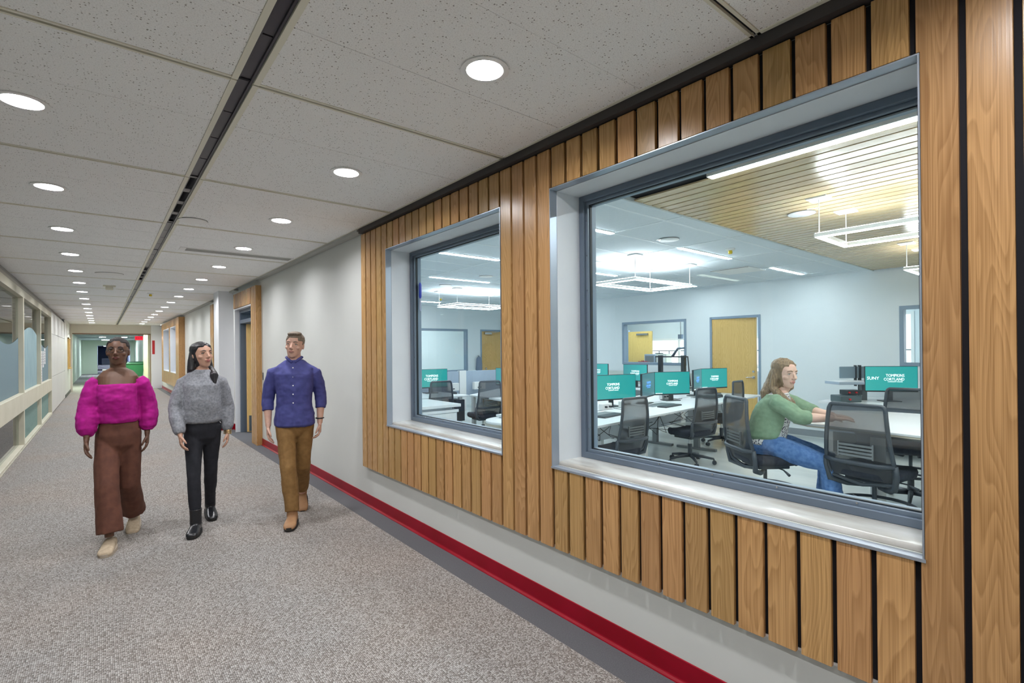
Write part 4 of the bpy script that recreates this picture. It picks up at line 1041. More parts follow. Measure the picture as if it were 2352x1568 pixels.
MB().box(-.03, .03, .22, .38, .69, .71).build('clamp', SCRB, t)
MB().tube([(0, -.36, .64), (0, -.39, .3), (0, -.42, .05)], .012, 6).tube([(0, .28, .1), (0, .05, .14), (0, -.1, .28)], .012, 6).build('hose', CABLE, t)
t = thing('monitor_riser', 'raised grey shelf with an upright grey panel on the back bench', 'shelf', (8.72, 2.62, .742), math.atan2(-.62, .78))
MB().box(-.30, .33, -.17, .17, .245, .285).build('shelf', PANELG, t, bevel=.006); MB().box(-.29, .32, -.16, .16, .285, .290).build('shelf_top', DESKW, t)
MB().box(.14, .22, -.02, .04, 0, .245).build('post', GREYM, t)
MB().box(-.08, .34, .15, .165, .32, .50).build('screen_panel', mat('tinted_panel', (.22, .30, .36), .3), t, bevel=.01)
MB().box(.22, .235, .12, .18, 0, .52).box(.16, .165, .12, .18, .2, .52).build('upright', SCRB, t)
t = thing('power_supply', 'black bench power supply with red knobs at the end of the back bench', 'power supply', (8.42, 2.60, .742), math.atan2(-.62, .78))
MB().box(-.16, .16, -.1, .12, 0, .10).build('case', mat('dark_case', (.07, .10, .11), .4), t, bevel=.012); MB().box(-.02, .20, -.06, .12, .105, .17).build('upper_case', SCRB, t, bevel=.005)
for x, z in ((-.02, .045), (.10, .14), (.0, .14)): MB().cyl((x, -.10 if z < .1 else -.06, z), (x, -.125 if z < .1 else -.085, z), .012, 12).build('knob', RED, t)
# smaller window furniture
cbn = thing('low_cabinet', 'white low cabinet right behind the smaller window', 'cabinet', (0, 0, 0))
MB().box(2.75, 4.20, 6.37, 7.40, .70, .742).build('cabinet_top', DESKW, cbn, bevel=.003)
MB().box(2.80, 4.15, 6.41, 7.36, .02, .66).box(2.86, 4.09, 6.45, 7.32, .66, .70).build('carcass', DESKE, cbn)
MB().box(2.80, 4.17, 6.39, 6.41, .62, .66).build('drawer_lip', DESKW, cbn); MB().box(2.82, 4.13, 6.395, 6.41, .04, .61).build('door', DESKW, cbn, bevel=.003)
d2 = thing('panel_desk', 'white corner desk with grey privacy panels, seen through the smaller window', 'desk')
MB().box(3.6, 5.12, 7.50, 8.60, .715, .742).build('desk_top', DESKW, d2, bevel=.003); MB().hexa([(4.96, 6.10, .715), (6.6, 6.0, .715), (6.9, 8.6, .715), (5.14, 7.52, .715), (4.96, 6.10, .742), (6.6, 6.0, .742), (6.9, 8.6, .742), (5.14, 7.52, .742)]).build('desk_top', DESKW, d2)
for x, y in ((5.0, 7.62), (5.15, 7.4), (6.5, 6.3), (3.8, 7.7)): MB().box(x - .03, x + .03, y - .03, y + .03, 0, .715).build('leg', LAMPW, d2)
MB().box(4.0, 5.62, 8.60, 8.63, .60, 1.12).build('privacy_panel', PANELG, d2, bevel=.003); MB().box(5.80, 7.2, 8.62, 8.65, .60, 1.12).build('privacy_panel', PANELG, d2, bevel=.003)
MB().box(5.63, 5.79, 8.58, 8.66, .3, 1.13).build('panel_post', LAMPW, d2)
for x, l_ in ((5.40, 'left of the panel post'), (6.05, 'right of the panel post')):
    t = thing('socket_box', 'white desk socket box ' + l_ + ', seen through the smaller window', 'socket box', (x, 8.50, .742))
    MB().box(-.14, .14, -.04, .04, 0, .15).build('body', LAMPW, t, bevel=.005); MB().box(-.06, .03, -.045, -.04, .03, .05).build('socket', SCRB, t)
t = thing('cpu_holder', 'dark computer with cables hanging under the corner desk', 'computer', (4.98, 7.72, .28))
MB().box(-.09, .09, -.15, .15, 0, .38).build('case', CHAIRB, t, bevel=.004)
t = thing('round_table', 'small round white table at the lower right corner of the smaller window', 'table', (3.86, 4.72, 0))
MB().lathe([(.33, .675), (.335, .688), (.33, .702), (.0001, .702)], n=40).build('table_top', DESKW, t, smooth=True); MB().lathe([(.325, .660), (.325, .674)], n=40).build('edge_layer', BENCHE, t)
MB().cyl((0, 0, .03), (0, 0, .66), .03, 16).build('pedestal', GREYM, t); MB().lathe([(.24, 0), (.24, .012), (.04, .03)], n=30).build('base', GREYM, t)
t = thing('hanging_jacket', 'grey-blue jacket hanging beside the yellow door at the lab end', 'jacket', (8.52, YL - .06, 1.05))
MB().tube([(0, 0, .32), (0, 0, .25), (.01, 0, .1), (0, 0, -.08), (.01, 0, -.12)], [.02, .07, .09, .10, .05], 10).build('cloth', mat('jacket_cloth', (.16, .20, .28), .8), t, smooth='all')
MB().cyl((0, .06, .33), (0, -.01, .33), .012, 8).build('hook', CHROME, t)
for y_ in (3.5, 6.5, 9.0):  # light bars added so the workshop does not look dark
    t = thing('linear_lamp', {3.5: 'light bar added to brighten the workshop behind the yellow door', 6.5: 'light bar added to brighten the workshop above the blue banner', 9.0: 'light bar added to brighten the workshop above its open door'}[y_], 'ceiling lamp', (11.6, y_, 2.76))
    MB().box(-1.2, 1.2, -.06, .06, -.03, -.001).build('housing', LAMPW, t); MB().box(-1.19, 1.19, -.055, .055, -.035, -.031).build('diffuser', EMITW, t)
t = thing('linear_lamp', 'light bar added to brighten the room behind the end window', 'ceiling lamp', (7.8, YL + 1.6, 2.76))  # lamp added to lighten the view through the end window
MB().box(-1.2, 1.2, -.06, .06, -.03, -.001).build('housing', LAMPW, t); MB().box(-1.19, 1.19, -.055, .055, -.035, -.031).build('diffuser', EMITL, t)
# workshop seen through the back wall window
t = thing('workbench', 'white workbench behind the back wall window', 'workbench')
MB().box(10.2, 12.2, 5.0, 9.8, 1.10, 1.14).build('bench_top', DESKW, t)
for x in (10.3, 12.1):
    for y in (5.1, 9.7): MB().box(x - .03, x + .03, y - .03, y + .03, 0, 1.10).build('leg', GREYM, t)
t = thing('bench_instrument', 'grey bench instrument, the darker of the pair behind the back window', 'instrument', (11.0, 7.75, 1.14)); MB().box(-.12, .12, -.16, .16, 0, .26).build('case', PANELG, t, bevel=.01); MB().box(-.125, -.12, -.13, .13, .03, .22).build('front_panel', GREYM, t)
t = thing('bench_instrument', 'pale bench instrument next to the darker one behind the back window', 'instrument', (11.0, 7.40, 1.14)); MB().box(-.12, .12, -.15, .15, 0, .27).build('case', CREAMM, t, bevel=.01); MB().box(-.125, -.12, -.12, .12, .03, .24).build('front_panel', LAMPW, t)
t = thing('cable_heap', 'small heap of dark red cables on the white workbench', 'cables', (10.6, 7.75, 1.14))
b = MB()
for i in range(7): b.tube([(rnd.uniform(-.1, .1), -.2 + .07 * k, .02 + .08 * abs(math.sin(k * 1.3 + i)) * (1 - abs(k - 3) / 5)) for k in range(7)], .010, 6)
b.build('cable', mat('dark_red_cable', (.3, .03, .06), .5), t)
t = thing('banner', 'upright blue banner behind the back wall window', 'banner', (12.6, 6.35, 1.2)); MB().box(-.01, .01, -.16, .16, 0, .75).build('cloth', mat('blue_banner', (.08, .26, .75), .6), t); MB().box(-.015, .015, -.17, .17, -.03, 0).build('weight_bar', GREYM, t); MB().cyl((0, 0, .75), (0, 0, 1.55), .006, 6).build('cord', GREYM, t)
t = thing('workshop_door_panel', 'yellow door leaf standing open behind the back wall window', 'door', (12.4, 9.15, 0)); MB().box(-.02, .02, -.42, .42, 0, 2.05).build('leaf', OAKD, t); MB().box(-.06, -.02, -.3, .1, 1.94, 1.99).build('closer', GREYM, t); MB().box(-.03, .06, .42, .50, 0, 2.1).build('jamb', FRAMEL, t)
t = thing('hanging_socket', 'dark socket box hanging on a cord behind the back wall window', 'socket box', (11.2, 7.05, 1.78)); MB().box(-.04, .04, -.05, .05, 0, .11).build('box', FRAME, t); MB().cyl((0, 0, .11), (0, 0, .98), .006, 6).build('cord', CABLE, t)
for i_, (y0, y1, zb, zt_) in enumerate(((.2, 2.4, .85, 2.3), (2.9, 5.2, .85, 2.3), (5.6, 7.2, .85, 1.85), (7.35, 9.9, .85, 1.85))):
    W = tag(empty('window_%d' % (8 + i_)), 'daylight window of the workshop', kind='structure')
    MB().ring('x', 13.58, 13.7, y0, y1, zb, zt_, .06).box(13.6, 13.66, (y0 + y1) / 2 - .03, (y0 + y1) / 2 + .03, zb, zt_).build('window_frame', LAMPW, W)
    b = MB()
    for k in range(8): b.box(13.9, 13.93, y0 + k * (y1 - y0) / 7 - .01, y0 + k * (y1 - y0) / 7 + .01, .3, 1.45)
    b.box(13.9, 13.93, y0, y1, 1.45, 1.48).build('outside_railing', GREYM, W)
S(BOX('floor', mat('outside_ground', (.62, .66, .68), .9), (13.75, 22, -6, 16, -.1, -.02)), 'pale paving outside the workshop windows')

# ================================================================== PEOPLE
from mathutils import noise as _noise
TMP = bpy.data.scenes.new('workshop')
KX = [1.0]; KR = [1.0]
def skin_m(name, c1, c2):
    m = noise_var(mat(name, c1, .5), c1, c2, 18)
    b = m.node_tree.nodes['Principled BSDF']; b.inputs['Subsurface Weight'].default_value = .08; b.inputs['Subsurface Radius'].default_value = (.02, .008, .004)
    return m
def cloth_m(name, c1, c2, scale=30, rough=.85, bump=.25):
    return noise_var(mat(name, c1, rough), c1, c2, scale, bump=bump, bdist=.004)
def hair_m(name, c1, c2, rough=.4):
    return noise_var(mat(name, c1, rough), c1, c2, 22, bump=.6, coord='Object', stretch=(6, 6, .6), bdist=.006)
def voxel(b, size, name, m, parent, smooth_it=5, extra=None, wrinkle=0.0, wscale=9.0, wdir=(1, 1, 1)):
    me = b.mesh(name); o = bpy.data.objects.new(name, me); TMP.collection.objects.link(o)
    md = o.modifiers.new('r', 'REMESH'); md.mode = 'VOXEL'; md.voxel_size = size; md.adaptivity = 0
    sm = o.modifiers.new('s', 'SMOOTH'); sm.factor = .5; sm.iterations = smooth_it
    with bpy.context.temp_override(scene=TMP, view_layer=TMP.view_layers[0]):
        dg = bpy.context.evaluated_depsgraph_get(); dg.update()
    me2 = bpy.data.meshes.new_from_object(o.evaluated_get(dg)); bpy.data.objects.remove(o); bpy.data.meshes.remove(me)
    if wrinkle:
        ps = [v.co.copy() for v in me2.vertices]; ns = [v.normal.copy() for v in me2.vertices]; flat = []
        for p, nn in zip(ps, ns):
            q = Vector((p.x * wdir[0], p.y * wdir[1], p.z * wdir[2])) * wscale
            flat += (p + nn * ((_noise.noise(q) + .5 * _noise.noise(q * 2.3)) * wrinkle))[:]
        me2.vertices.foreach_set('co', flat); me2.update()
    if extra:
        bm = bmesh.new(); bm.from_mesh(me2); em = extra.mesh('x'); bm.from_mesh(em); bm.to_mesh(me2); bm.free(); bpy.data.meshes.remove(em)
    me2.name = name; me2.materials.clear(); me2.materials.append(m)
    for p in me2.polygons: p.use_smooth = True
    q = bpy.data.objects.new(name, me2); COL.objects.link(q); q.parent = parent
    return q
def hring(c, rx, ry, n=24, p=1.0, u=Vector((1, 0, 0)), v=Vector((0, 1, 0))):
    out = []
    for i in range(n):
        a = 2 * PI * i / n; cs, sn = math.cos(a), math.sin(a)
        out.append(Vector(c) + u * (math.copysign(abs(cs) ** p, cs) * rx) + v * (math.copysign(abs(sn) ** p, sn) * ry))
    return out
def torso(b, rows, p=.85):
    """rows: (x, y, z, rx, ry)"""
    b.loft([hring((x, y, z), rx * (KX[0] if rx > .11 else 1), ry, 28, p) for x, y, z, rx, ry in rows])
HEAD = [(.000, -.056, .020, .018), (.010, -.048, .036, .034), (.032, -.031, .050, .056), (.062, -.016, .060, .077), (.092, -.006, .067, .089), (.122, .000, .072, .096), (.152, .006, .074, .099), (.180, .009, .068, .091), (.204, .011, .051, .068), (.219, .011, .026, .034)]
def head_parts(b, M, s=1.0):
    """adds head to body mesh builder b; M maps head space (chin at origin, face towards -Y) to body space"""
    h = MB()
    h.loft([hring((0, y, z), rx, ry, 28, .95) for z, y, rx, ry in HEAD])
    h.tube([(0, -.093, .126), (0, -.103, .108), (0, -.116, .088), (0, -.104, .078)], [.007, .009, .0125, .010], 10)
    for sx in (-1, 1):
        h.sphere((sx * .010, -.105, .082), .0085)
        h.sphere((sx * .0735, .006, .105), .03, sc=(.28, .62, 1.05))
        h.sphere((sx * .030, -.079, .138), .016, sc=(1.5, .6, .45))      # brow ridge
        h.sphere((sx * .042, -.060, .088), .024, sc=(1, .9, .8))         # cheek
    h.sphere((0, -.092, .055), .02, sc=(1.2, .55, .65))
    h.sphere((0, -.066, .012), .02, sc=(1.1, .8, .8))
    h.v = [tuple(M @ (Vector(p) * s)) for p in h.v]; b.add(h.v, h.f)
def face_details(parent, M, s, iris, brow, lip):
    def put(h, name, m, sm=True):
        h.v = [tuple(M @ (Vector(p) * s)) for p in h.v]; return h.build(name, m, parent, smooth='all' if sm else False)
    e = MB(); i_ = MB(); l_ = MB()
    for sx in (-1, 1):
        e.sphere((sx * .031, -.0765, .118), .0125, sc=(1.1, .8, .52)); i_.sphere((sx * .031, -.0842, .118), .0058, sc=(1.1, .5, 1))
        l_.tube([(sx * .016, -.087, .119), (sx * .024, -.0895, .1245), (sx * .036, -.0875, .1248), (sx * .047, -.079, .119)], .0026, 6)
    put(e, 'eye', EYEW); put(i_, 'iris', iris); put(l_, 'eyelid', brow)
    q = MB()
    for sx in (-1, 1): q.tube([(sx * .014, -.095, .140), (sx * .030, -.094, .146), (sx * .050, -.078, .141)], [.003, .0038, .002], 6)
    put(q, 'eyebrow', brow)
    m = MB(); m.tube([(-.024, -.090, .054), (-.010, -.1015, .0575), (0, -.1025, .056), (.010, -.1015, .0575), (.024, -.090, .054)], [.002, .0042, .0038, .0042, .002], 8)
    m.tube([(-.022, -.089, .052), (0, -.1025, .0475), (.022, -.089, .052)], [.002, .0055, .002], 8)
    put(m, 'lips', lip)
EYEW = mat('eye_white', (.7, .68, .66), .2); IRB = mat('iris_brown', (.05, .025, .012), .2); IRG = mat('iris_grey', (.10, .12, .12), .2)
def hair_cap(M, s, front=.178, k=1.10, low=.05, side=.30):
    """hair shell: outside the skull at the back and the sides, inside it over the face"""
    h = MB(); rings = []
    for z, y, rx, ry in [(low - .03, .012, .050, .062)] + [r for r in HEAD if r[0] >= low] + [(.224, .011, .020, .026)]:
        r = []
        for i in range(36):
            a = 2 * PI * i / 36; c, sn = math.cos(a), math.sin(a)
            fr = max(0.0, -sn)                       # 1 straight ahead
            hz = front - .055 * (abs(c) ** 2)        # hairline drops towards the temples
            cover = 1.0 if z > hz else max(0.0, min(1.0, (side - fr) / .22))
            kk = .86 + (k - .86) * cover
            r.append((c * rx * kk, y + sn * ry * kk + .004 * cover, z + (.010 * (z / .22) if z > .15 else 0)))
        rings.append(r)
    h.loft(rings); h.v = [tuple(M @ (Vector(p) * s)) for p in h.v]
    return h
def hand(b, ex, wrist, d, nrm, side, curl=.5, s=1.0):
    """palm into b, fingers into ex. d finger direction, nrm palm-facing normal, side = vector towards the thumb"""
    wrist = (wrist[0] * KX[0], wrist[1], wrist[2]); d = Vector(d).normalized(); nrm = Vector(nrm); nrm = (nrm - d * nrm.dot(d)).normalized(); sd = Vector(side); sd = (sd - d * sd.dot(d) - nrm * sd.dot(nrm)).normalized()
    w_ = Vector(wrist)
    rows = [(-.02, .024, .019), (.0, .026, .018), (.03, .036, .016), (.06, .041, .0145), (.085, .040, .012), (.092, .034, .009)]
    b.loft([hring(w_ + d * (t * s), rx * s, ry * s, 16, .9, sd, nrm) for t, rx, ry in rows])
    for off, L, a0 in ((.030, .070, .10), (.0105, .080, .03), (-.0095, .074, -.04), (-.028, .057, -.12)):
        p = w_ + d * (.078 * s) + sd * (off * s); dd = (d + sd * a0 * .5).normalized(); pts = [p]; ang = 0
        for seg, fr_ in enumerate((.42, .32, .26)):
            ang += curl * (.55, .75, .55)[seg]
            v = dd * math.cos(ang) + nrm * math.sin(ang); p = p + v * (L * fr_ * s * 1.12); pts.append(p)
        ex.tube(pts, [.0092 * s, .0088 * s, .0080 * s, .0058 * s], 8)
        ex.sphere(tuple(pts[-1]), .0060 * s, 8, 6)
    p = w_ + d * (.022 * s) + sd * (.022 * s); v1 = (d * .62 + sd * .68 + nrm * .30).normalized(); v2 = (d * .86 + sd * .30 + nrm * .38).normalized()
    ex.tube([p, p + v1 * .036 * s, p + v1 * .036 * s + v2 * .028 * s, p + v1 * .036 * s + v2 * .052 * s], [.0135 * s, .0112 * s, .0098 * s, .0065 * s], 8)
    ex.sphere(tuple(p + v1 * .036 * s + v2 * .052 * s), .0066 * s, 8, 6)
def limb(b, pts, rs, n=14): b.tube([(p[0] * KX[0], p[1], p[2]) for p in pts], [r * KR[0] for r in rs], n)
def lerp(a, b, t): return tuple(a[i] + (b[i] - a[i]) * t for i in range(3))
def leg_pts(hip, knee, ankle):
    return [lerp(hip, knee, -.08), hip, lerp(hip, knee, .35), lerp(hip, knee, .75), knee, lerp(knee, ankle, .3), lerp(knee, ankle, .7), ankle]
def arm_body(b, sh, el, wr, s=1.0):
    limb(b, [sh, lerp(sh, el, .3), lerp(sh, el, .8), el, lerp(el, wr, .25), lerp(el, wr, .75), wr], [.026 * s, .040 * s, .039 * s, .037 * s, .039 * s, .029 * s, .024 * s])
def shoe(name, m, parent, ankle, fwd, L=.255, w_=.046, h_=.075, boot=0.0, sole=None, pitch=0.0, top=None):
    """shoe with the heel under the ankle; fwd horizontal; pitch>0 raises the heel"""
    ankle = (ankle[0] * KX[0], ankle[1], ankle[2]); f = Vector(fwd).normalized(); sd = f.cross(Vector((0, 0, 1))); up = Vector((0, 0, 1))
    R = Matrix.Rotation(-pitch, 3, sd)   # toe down when positive
    f2 = R @ f; u2 = R @ up; A = Vector(ankle)
    base = A - u2 * h_ * 1.0
    prof = [(-.30, .62, .55), (-.26, .80, .98), (-.10, .88, 1.0), (.10, .86, .95), (.30, .98, .72), (.50, 1.05, .56), (.64, .92, .46), (.70, .55, .30)]
    q = MB(); rings = []
    for t, kw, kh in prof:
        c = base + f2 * (t * L); rings.append(hring(c + u2 * (h_ * kh * .5), w_ * kw, h_ * kh * .5, 18, .75, sd, u2))
    q.loft(rings)
    if boot: q.tube([A - u2 * .02, A + Vector((0, 0, boot * .5)), A + Vector((0, 0, boot))], [.046, .045, .048], 16)
    o = voxel(q, .006, name, m, parent, 3)
    if sole:
        z = MB(); z.loft([hring(base + f2 * (.20 * L) + u2 * k, L * .52, w_ * 1.1, 26, .8, f2, sd) for k in (-.006, .020)])
        z.build('sole', sole, o, smooth=True)
    return o

def person_pink():
    t = thing('person', 'person in a magenta puff sleeve top and wide brown trousers walking on the left', 'person', (.105, 5.33, 0), math.radians(-10))
    KX[0] = .80; KR[0] = .84; t.scale = (1.02, 1.02, 1.02)
    SK = skin_m('skin_dark', (.125, .060, .035), (.15, .072, .042))
    TOP = cloth_m('magenta_knit', (.36, .0, .19), (.47, .002, .26), 26); TR = cloth_m('brown_trouser_cloth', (.10, .036, .022), (.135, .05, .03), 20)
    HA = hair_m('hair_black', (.010, .007, .007), (.022, .016, .014), .75)
    b = MB(); ex = MB()
    torso(b, [(0, 0, .80, .155, .11), (0, 0, .90, .165, .115), (0, 0, 1.02, .135, .10), (0, -.01, 1.15, .145, .115), (0, -.005, 1.27, .16, .11), (0, 0, 1.335, .165, .08), (0, .005, 1.375, .10, .062), (0, .0, 1.40, .055, .055)])
    b.tube([(0, .005, 1.34), (0, .0, 1.40), (0, -.012, 1.47)], [.062, .052, .053], 18)
    Mh = Matrix.Translation((0, -.005, 1.425)) @ Matrix.Rotation(math.radians(-3), 4, 'X'); head_parts(b, Mh, .98)
    RS, RE, RW = (-.185, 0, 1.325), (-.235, -.035, 1.07), (-.225, -.13, .845)
    LS, LE, LW = (.185, .0, 1.325), (.235, .07, 1.07), (.235, .02, .84)
    arm_body(b, RS, RE, RW, .95); arm_body(b, LS, LE, LW, .95)
    hand(b, ex, RW, (.0, -.25, -1), (1, 0, 0), (0, -1, 0), .45, .92); hand(b, ex, LW, (.0, -.05, -1), (-1, 0, 0), (0, -1, 0), .45, .92)
    RH, RK, RA = (-.085, 0, .86), (-.065, -.17, .47), (-.03, -.24, .10)
    LH, LK, LA = (.085, 0, .86), (.075, .02, .45), (.075, .24, .13)
    for h, k, a in ((RH, RK, RA), (LH, LK, LA)): limb(b, leg_pts(h, k, a), [.085, .088, .08, .065, .058, .056, .042, .036])
    body = voxel(b, .0042, 'body', SK, t, 4, ex)
    face_details(t, Mh, .98, IRB, HA, mat('lip_dark', (.16, .04, .04), .4))
    hc = hair_cap(Mh, .98, .188, 1.07, .07); hp = Mh @ Vector((0, .10, .05)); hc.sphere(tuple(hp), .042, sc=(1.1, .9, 1.0)); hc.sphere(tuple(Mh @ Vector((0, .075, .035))), .05)
    voxel(hc, .0045, 'hair', HA, t, 2)
    g = MB()   # square neck top with puffed sleeves
    torso(g, [(0, 0, .96, .165, .125), (0, 0, .985, .175, .135), (0, -.005, 1.05, .168, .132), (0, -.018, 1.14, .166, .135), (0, -.015, 1.22, .168, .128), (0, -.01, 1.262, .168, .118), (0, -.006, 1.275, .160, .112)])
    for S_, E_, W_ in ((RS, RE, RW), (LS, LE, LW)):
        sx = -1 if S_[0] < 0 else 1
        limb(g, [(S_[0] * .90, S_[1], S_[2] - .012), (S_[0] * 1.06, S_[1], S_[2] - .045), lerp(S_, E_, .5), lerp(S_, E_, .9), lerp(E_, W_, .3), lerp(E_, W_, .7), lerp(E_, W_, .86)], [.046, .066, .080, .086, .092, .078, .042])
    voxel(g, .007, 'top', TOP, t, 4, None, .006, 11, (1, 1, 1.8))
    p = MB()
    torso(p, [(0, 0, .70, .10, .07), (0, 0, .78, .165, .122), (0, 0, .86, .175, .13), (0, 0, .95, .160, .12), (0, 0, .985, .150, .112)])
    for h, k, a in ((RH, RK, RA), (LH, LK, LA)):
        limb(p, leg_pts(h, k, (a[0], a[1] + .01, a[2] + .03)), [.10, .105, .10, .095, .095, .098, .102, .104])
    voxel(p, .008, 'trousers', TR, t, 4, None, .006, 8, (1.6, 1.6, .5))
    SH = cloth_m('beige_suede', (.42, .33, .23), (.52, .42, .30), 40); SO = mat('beige_sole', (.45, .38, .30), .7)
    shoe('shoe', SH, t, (-.03, -.24, .085), (-.02, -1, 0), sole=SO, h_=.08, w_=.048); shoe('shoe', SH, t, (.075, .26, .11), (.05, -1, 0), pitch=.25, sole=SO, h_=.08, w_=.048)
    GL = MB()
    for sx in (-1, 1): GL.tube([tuple(Mh @ (Vector((sx * .031 + .023 * math.cos(2 * PI * i / 16), -.094, .117 + .018 * math.sin(2 * PI * i / 16))) * .98)) for i in range(16)], .0017, 5, close=True).tube([tuple(Mh @ (Vector(q) * .98)) for q in ((sx * .054, -.090, .12), (sx * .072, -.05, .12), (sx * .076, .0, .118))], .0015, 5)
    GL.tube([tuple(Mh @ (Vector(q) * .98)) for q in ((-.009, -.097, .119), (.009, -.097, .119))], .0016, 5)
    GL.build('glasses', SCRB, t)
def person_grey():
    t = thing('person', 'person with long black hair in a grey sweater, black trousers and black boots', 'person', (.70, 5.27, 0), math.radians(-15))
    KX[0] = .86; KR[0] = .92; t.scale = (1.01, 1.01, 1.01)
    SK = skin_m('skin_tan', (.52, .30, .21), (.58, .34, .245))
    SW_ = cloth_m('grey_wool', (.20, .21, .235), (.31, .32, .35), 60, .95, .8); TR = cloth_m('black_trouser_cloth', (.008, .009, .014), (.014, .015, .022), 20)
    HA = hair_m('hair_black_long', (.008, .007, .009), (.03, .027, .03), .35)
    b = MB(); ex = MB()
    torso(b, [(0, 0, .80, .140, .10), (0, 0, .90, .150, .105), (0, 0, 1.02, .115, .085), (0, -.01, 1.15, .130, .10), (0, -.005, 1.27, .150, .10), (0, 0, 1.325, .155, .07), (0, .005, 1.36, .09, .058), (0, .0, 1.39, .05, .05)])
    b.tube([(0, .005, 1.33), (0, .0, 1.39), (0, -.012, 1.46)], [.056, .048, .05], 18)
    Mh = Matrix.Translation((0, -.005, 1.405)) @ Matrix.Rotation(math.radians(38), 4, 'Z') @ Matrix.Rotation(math.radians(-4), 4, 'X'); head_parts(b, Mh, .98)
    RS, RE, RW = (-.165, 0, 1.31), (-.225, -.05, 1.05), (-.165, -.17, .83)
    LS, LE, LW = (.165, .0, 1.31), (.215, .05, 1.05), (.225, .0, .815)
    arm_body(b, RS, RE, RW, .9); arm_body(b, LS, LE, LW, .9)
    hand(b, ex, RW, (.15, -.3, -1), (1, .3, 0), (0, -1, 0), .5, .88); hand(b, ex, LW, (.0, -.05, -1), (-1, 0, 0), (0, -1, 0), .45, .88)
    RH, RK, RA = (-.08, 0, .86), (-.055, -.16, .47), (-.035, -.20, .09)
    LH, LK, LA = (.08, 0, .86), (.065, .03, .46), (.03, .21, .14)
    for h, k, a in ((RH, RK, RA), (LH, LK, LA)): limb(b, leg_pts(h, k, a), [.075, .078, .07, .055, .05, .05, .038, .034])
    voxel(b, .0042, 'body', SK, t, 4, ex)
    face_details(t, Mh, .98, IRB, HA, mat('lip_rose', (.42, .14, .13), .4))
    hc = hair_cap(Mh, .98, .186, 1.12, .03, side=.45)
    for sx, x2, yy in ((-1, -.085, .02), (1, .10, -.07)):
        pts = [Mh @ Vector((sx * .060, .03, .13)), Mh @ Vector((sx * .073, .028, .06)), Mh @ Vector((sx * .082, .022, -.01)), Vector((x2, yy, 1.33)), Vector((x2 * 1.0, yy - .02, 1.24 if sx > 0 else 1.30))]
        hc.tube(pts, [.026, .030, .032, .034, .014], 12)
    hc.tube([Mh @ Vector((0, .07, .12)), Mh @ Vector((0, .085, .02)), Vector((0, .085, 1.33)), Vector((0, .09, 1.2))], [.06, .062, .06, .03], 14)
    voxel(hc, .0045, 'hair', HA, t, 2, None, .003, 14, (3, 3, .5))
    g = MB()
    torso(g, [(0, 0, .915, .150, .118), (0, 0, .93, .168, .132), (0, 0, 1.0, .178, .14), (0, -.01, 1.12, .172, .138), (0, -.008, 1.25, .172, .122), (0, 0, 1.32, .160, .092), (0, .004, 1.362, .105, .078), (0, .0, 1.385, .068, .066)])
    for S_, E_, W_ in ((RS, RE, RW), (LS, LE, LW)):
        limb(g, [(S_[0] * .7, S_[1], S_[2] - .01), (S_[0] * .99, S_[1], S_[2] - .035), lerp(S_, E_, .5), E_, lerp(E_, W_, .4), lerp(E_, W_, .78), lerp(E_, W_, .93)], [.046, .060, .065, .064, .064, .055, .038])
    voxel(g, .007, 'sweater', SW_, t, 4, None, .005, 9, (1, 1, 1.2))
    p = MB()
    torso(p, [(0, 0, .72, .09, .07), (0, 0, .78, .142, .108), (0, 0, .86, .158, .115), (0, 0, .94, .148, .11), (0, 0, .99, .128, .10)])
    for h, k, a in ((RH, RK, RA), (LH, LK, LA)): limb(p, leg_pts(h, k, a), [.083, .086, .078, .063, .057, .057, .048, .046])
    voxel(p, .007, 'trousers', TR, t, 4, None, .003, 10, (1, 1, 1))
    BT = mat('black_leather', (.012, .013, .016), .25); SO = mat('black_sole', (.01, .01, .01), .7)
    shoe('boot', BT, t, (-.035, -.20, .095), (-.05, -1, 0), boot=.11, sole=SO, h_=.085); shoe('boot', BT, t, (.03, .225, .125), (.25, -1, 0), boot=.10, pitch=.22, sole=SO, h_=.085)
    br = MB()
    for k in range(4): br.tube([(.225 * KX[0] + .031 * math.cos(2 * PI * i / 18), .0 + .028 * math.sin(2 * PI * i / 18), .80 + .011 * k) for i in range(18)], .0028, 5, close=True)
    br.build('bracelet', mat('gold', (.6, .42, .18), .3, 1.0), t)
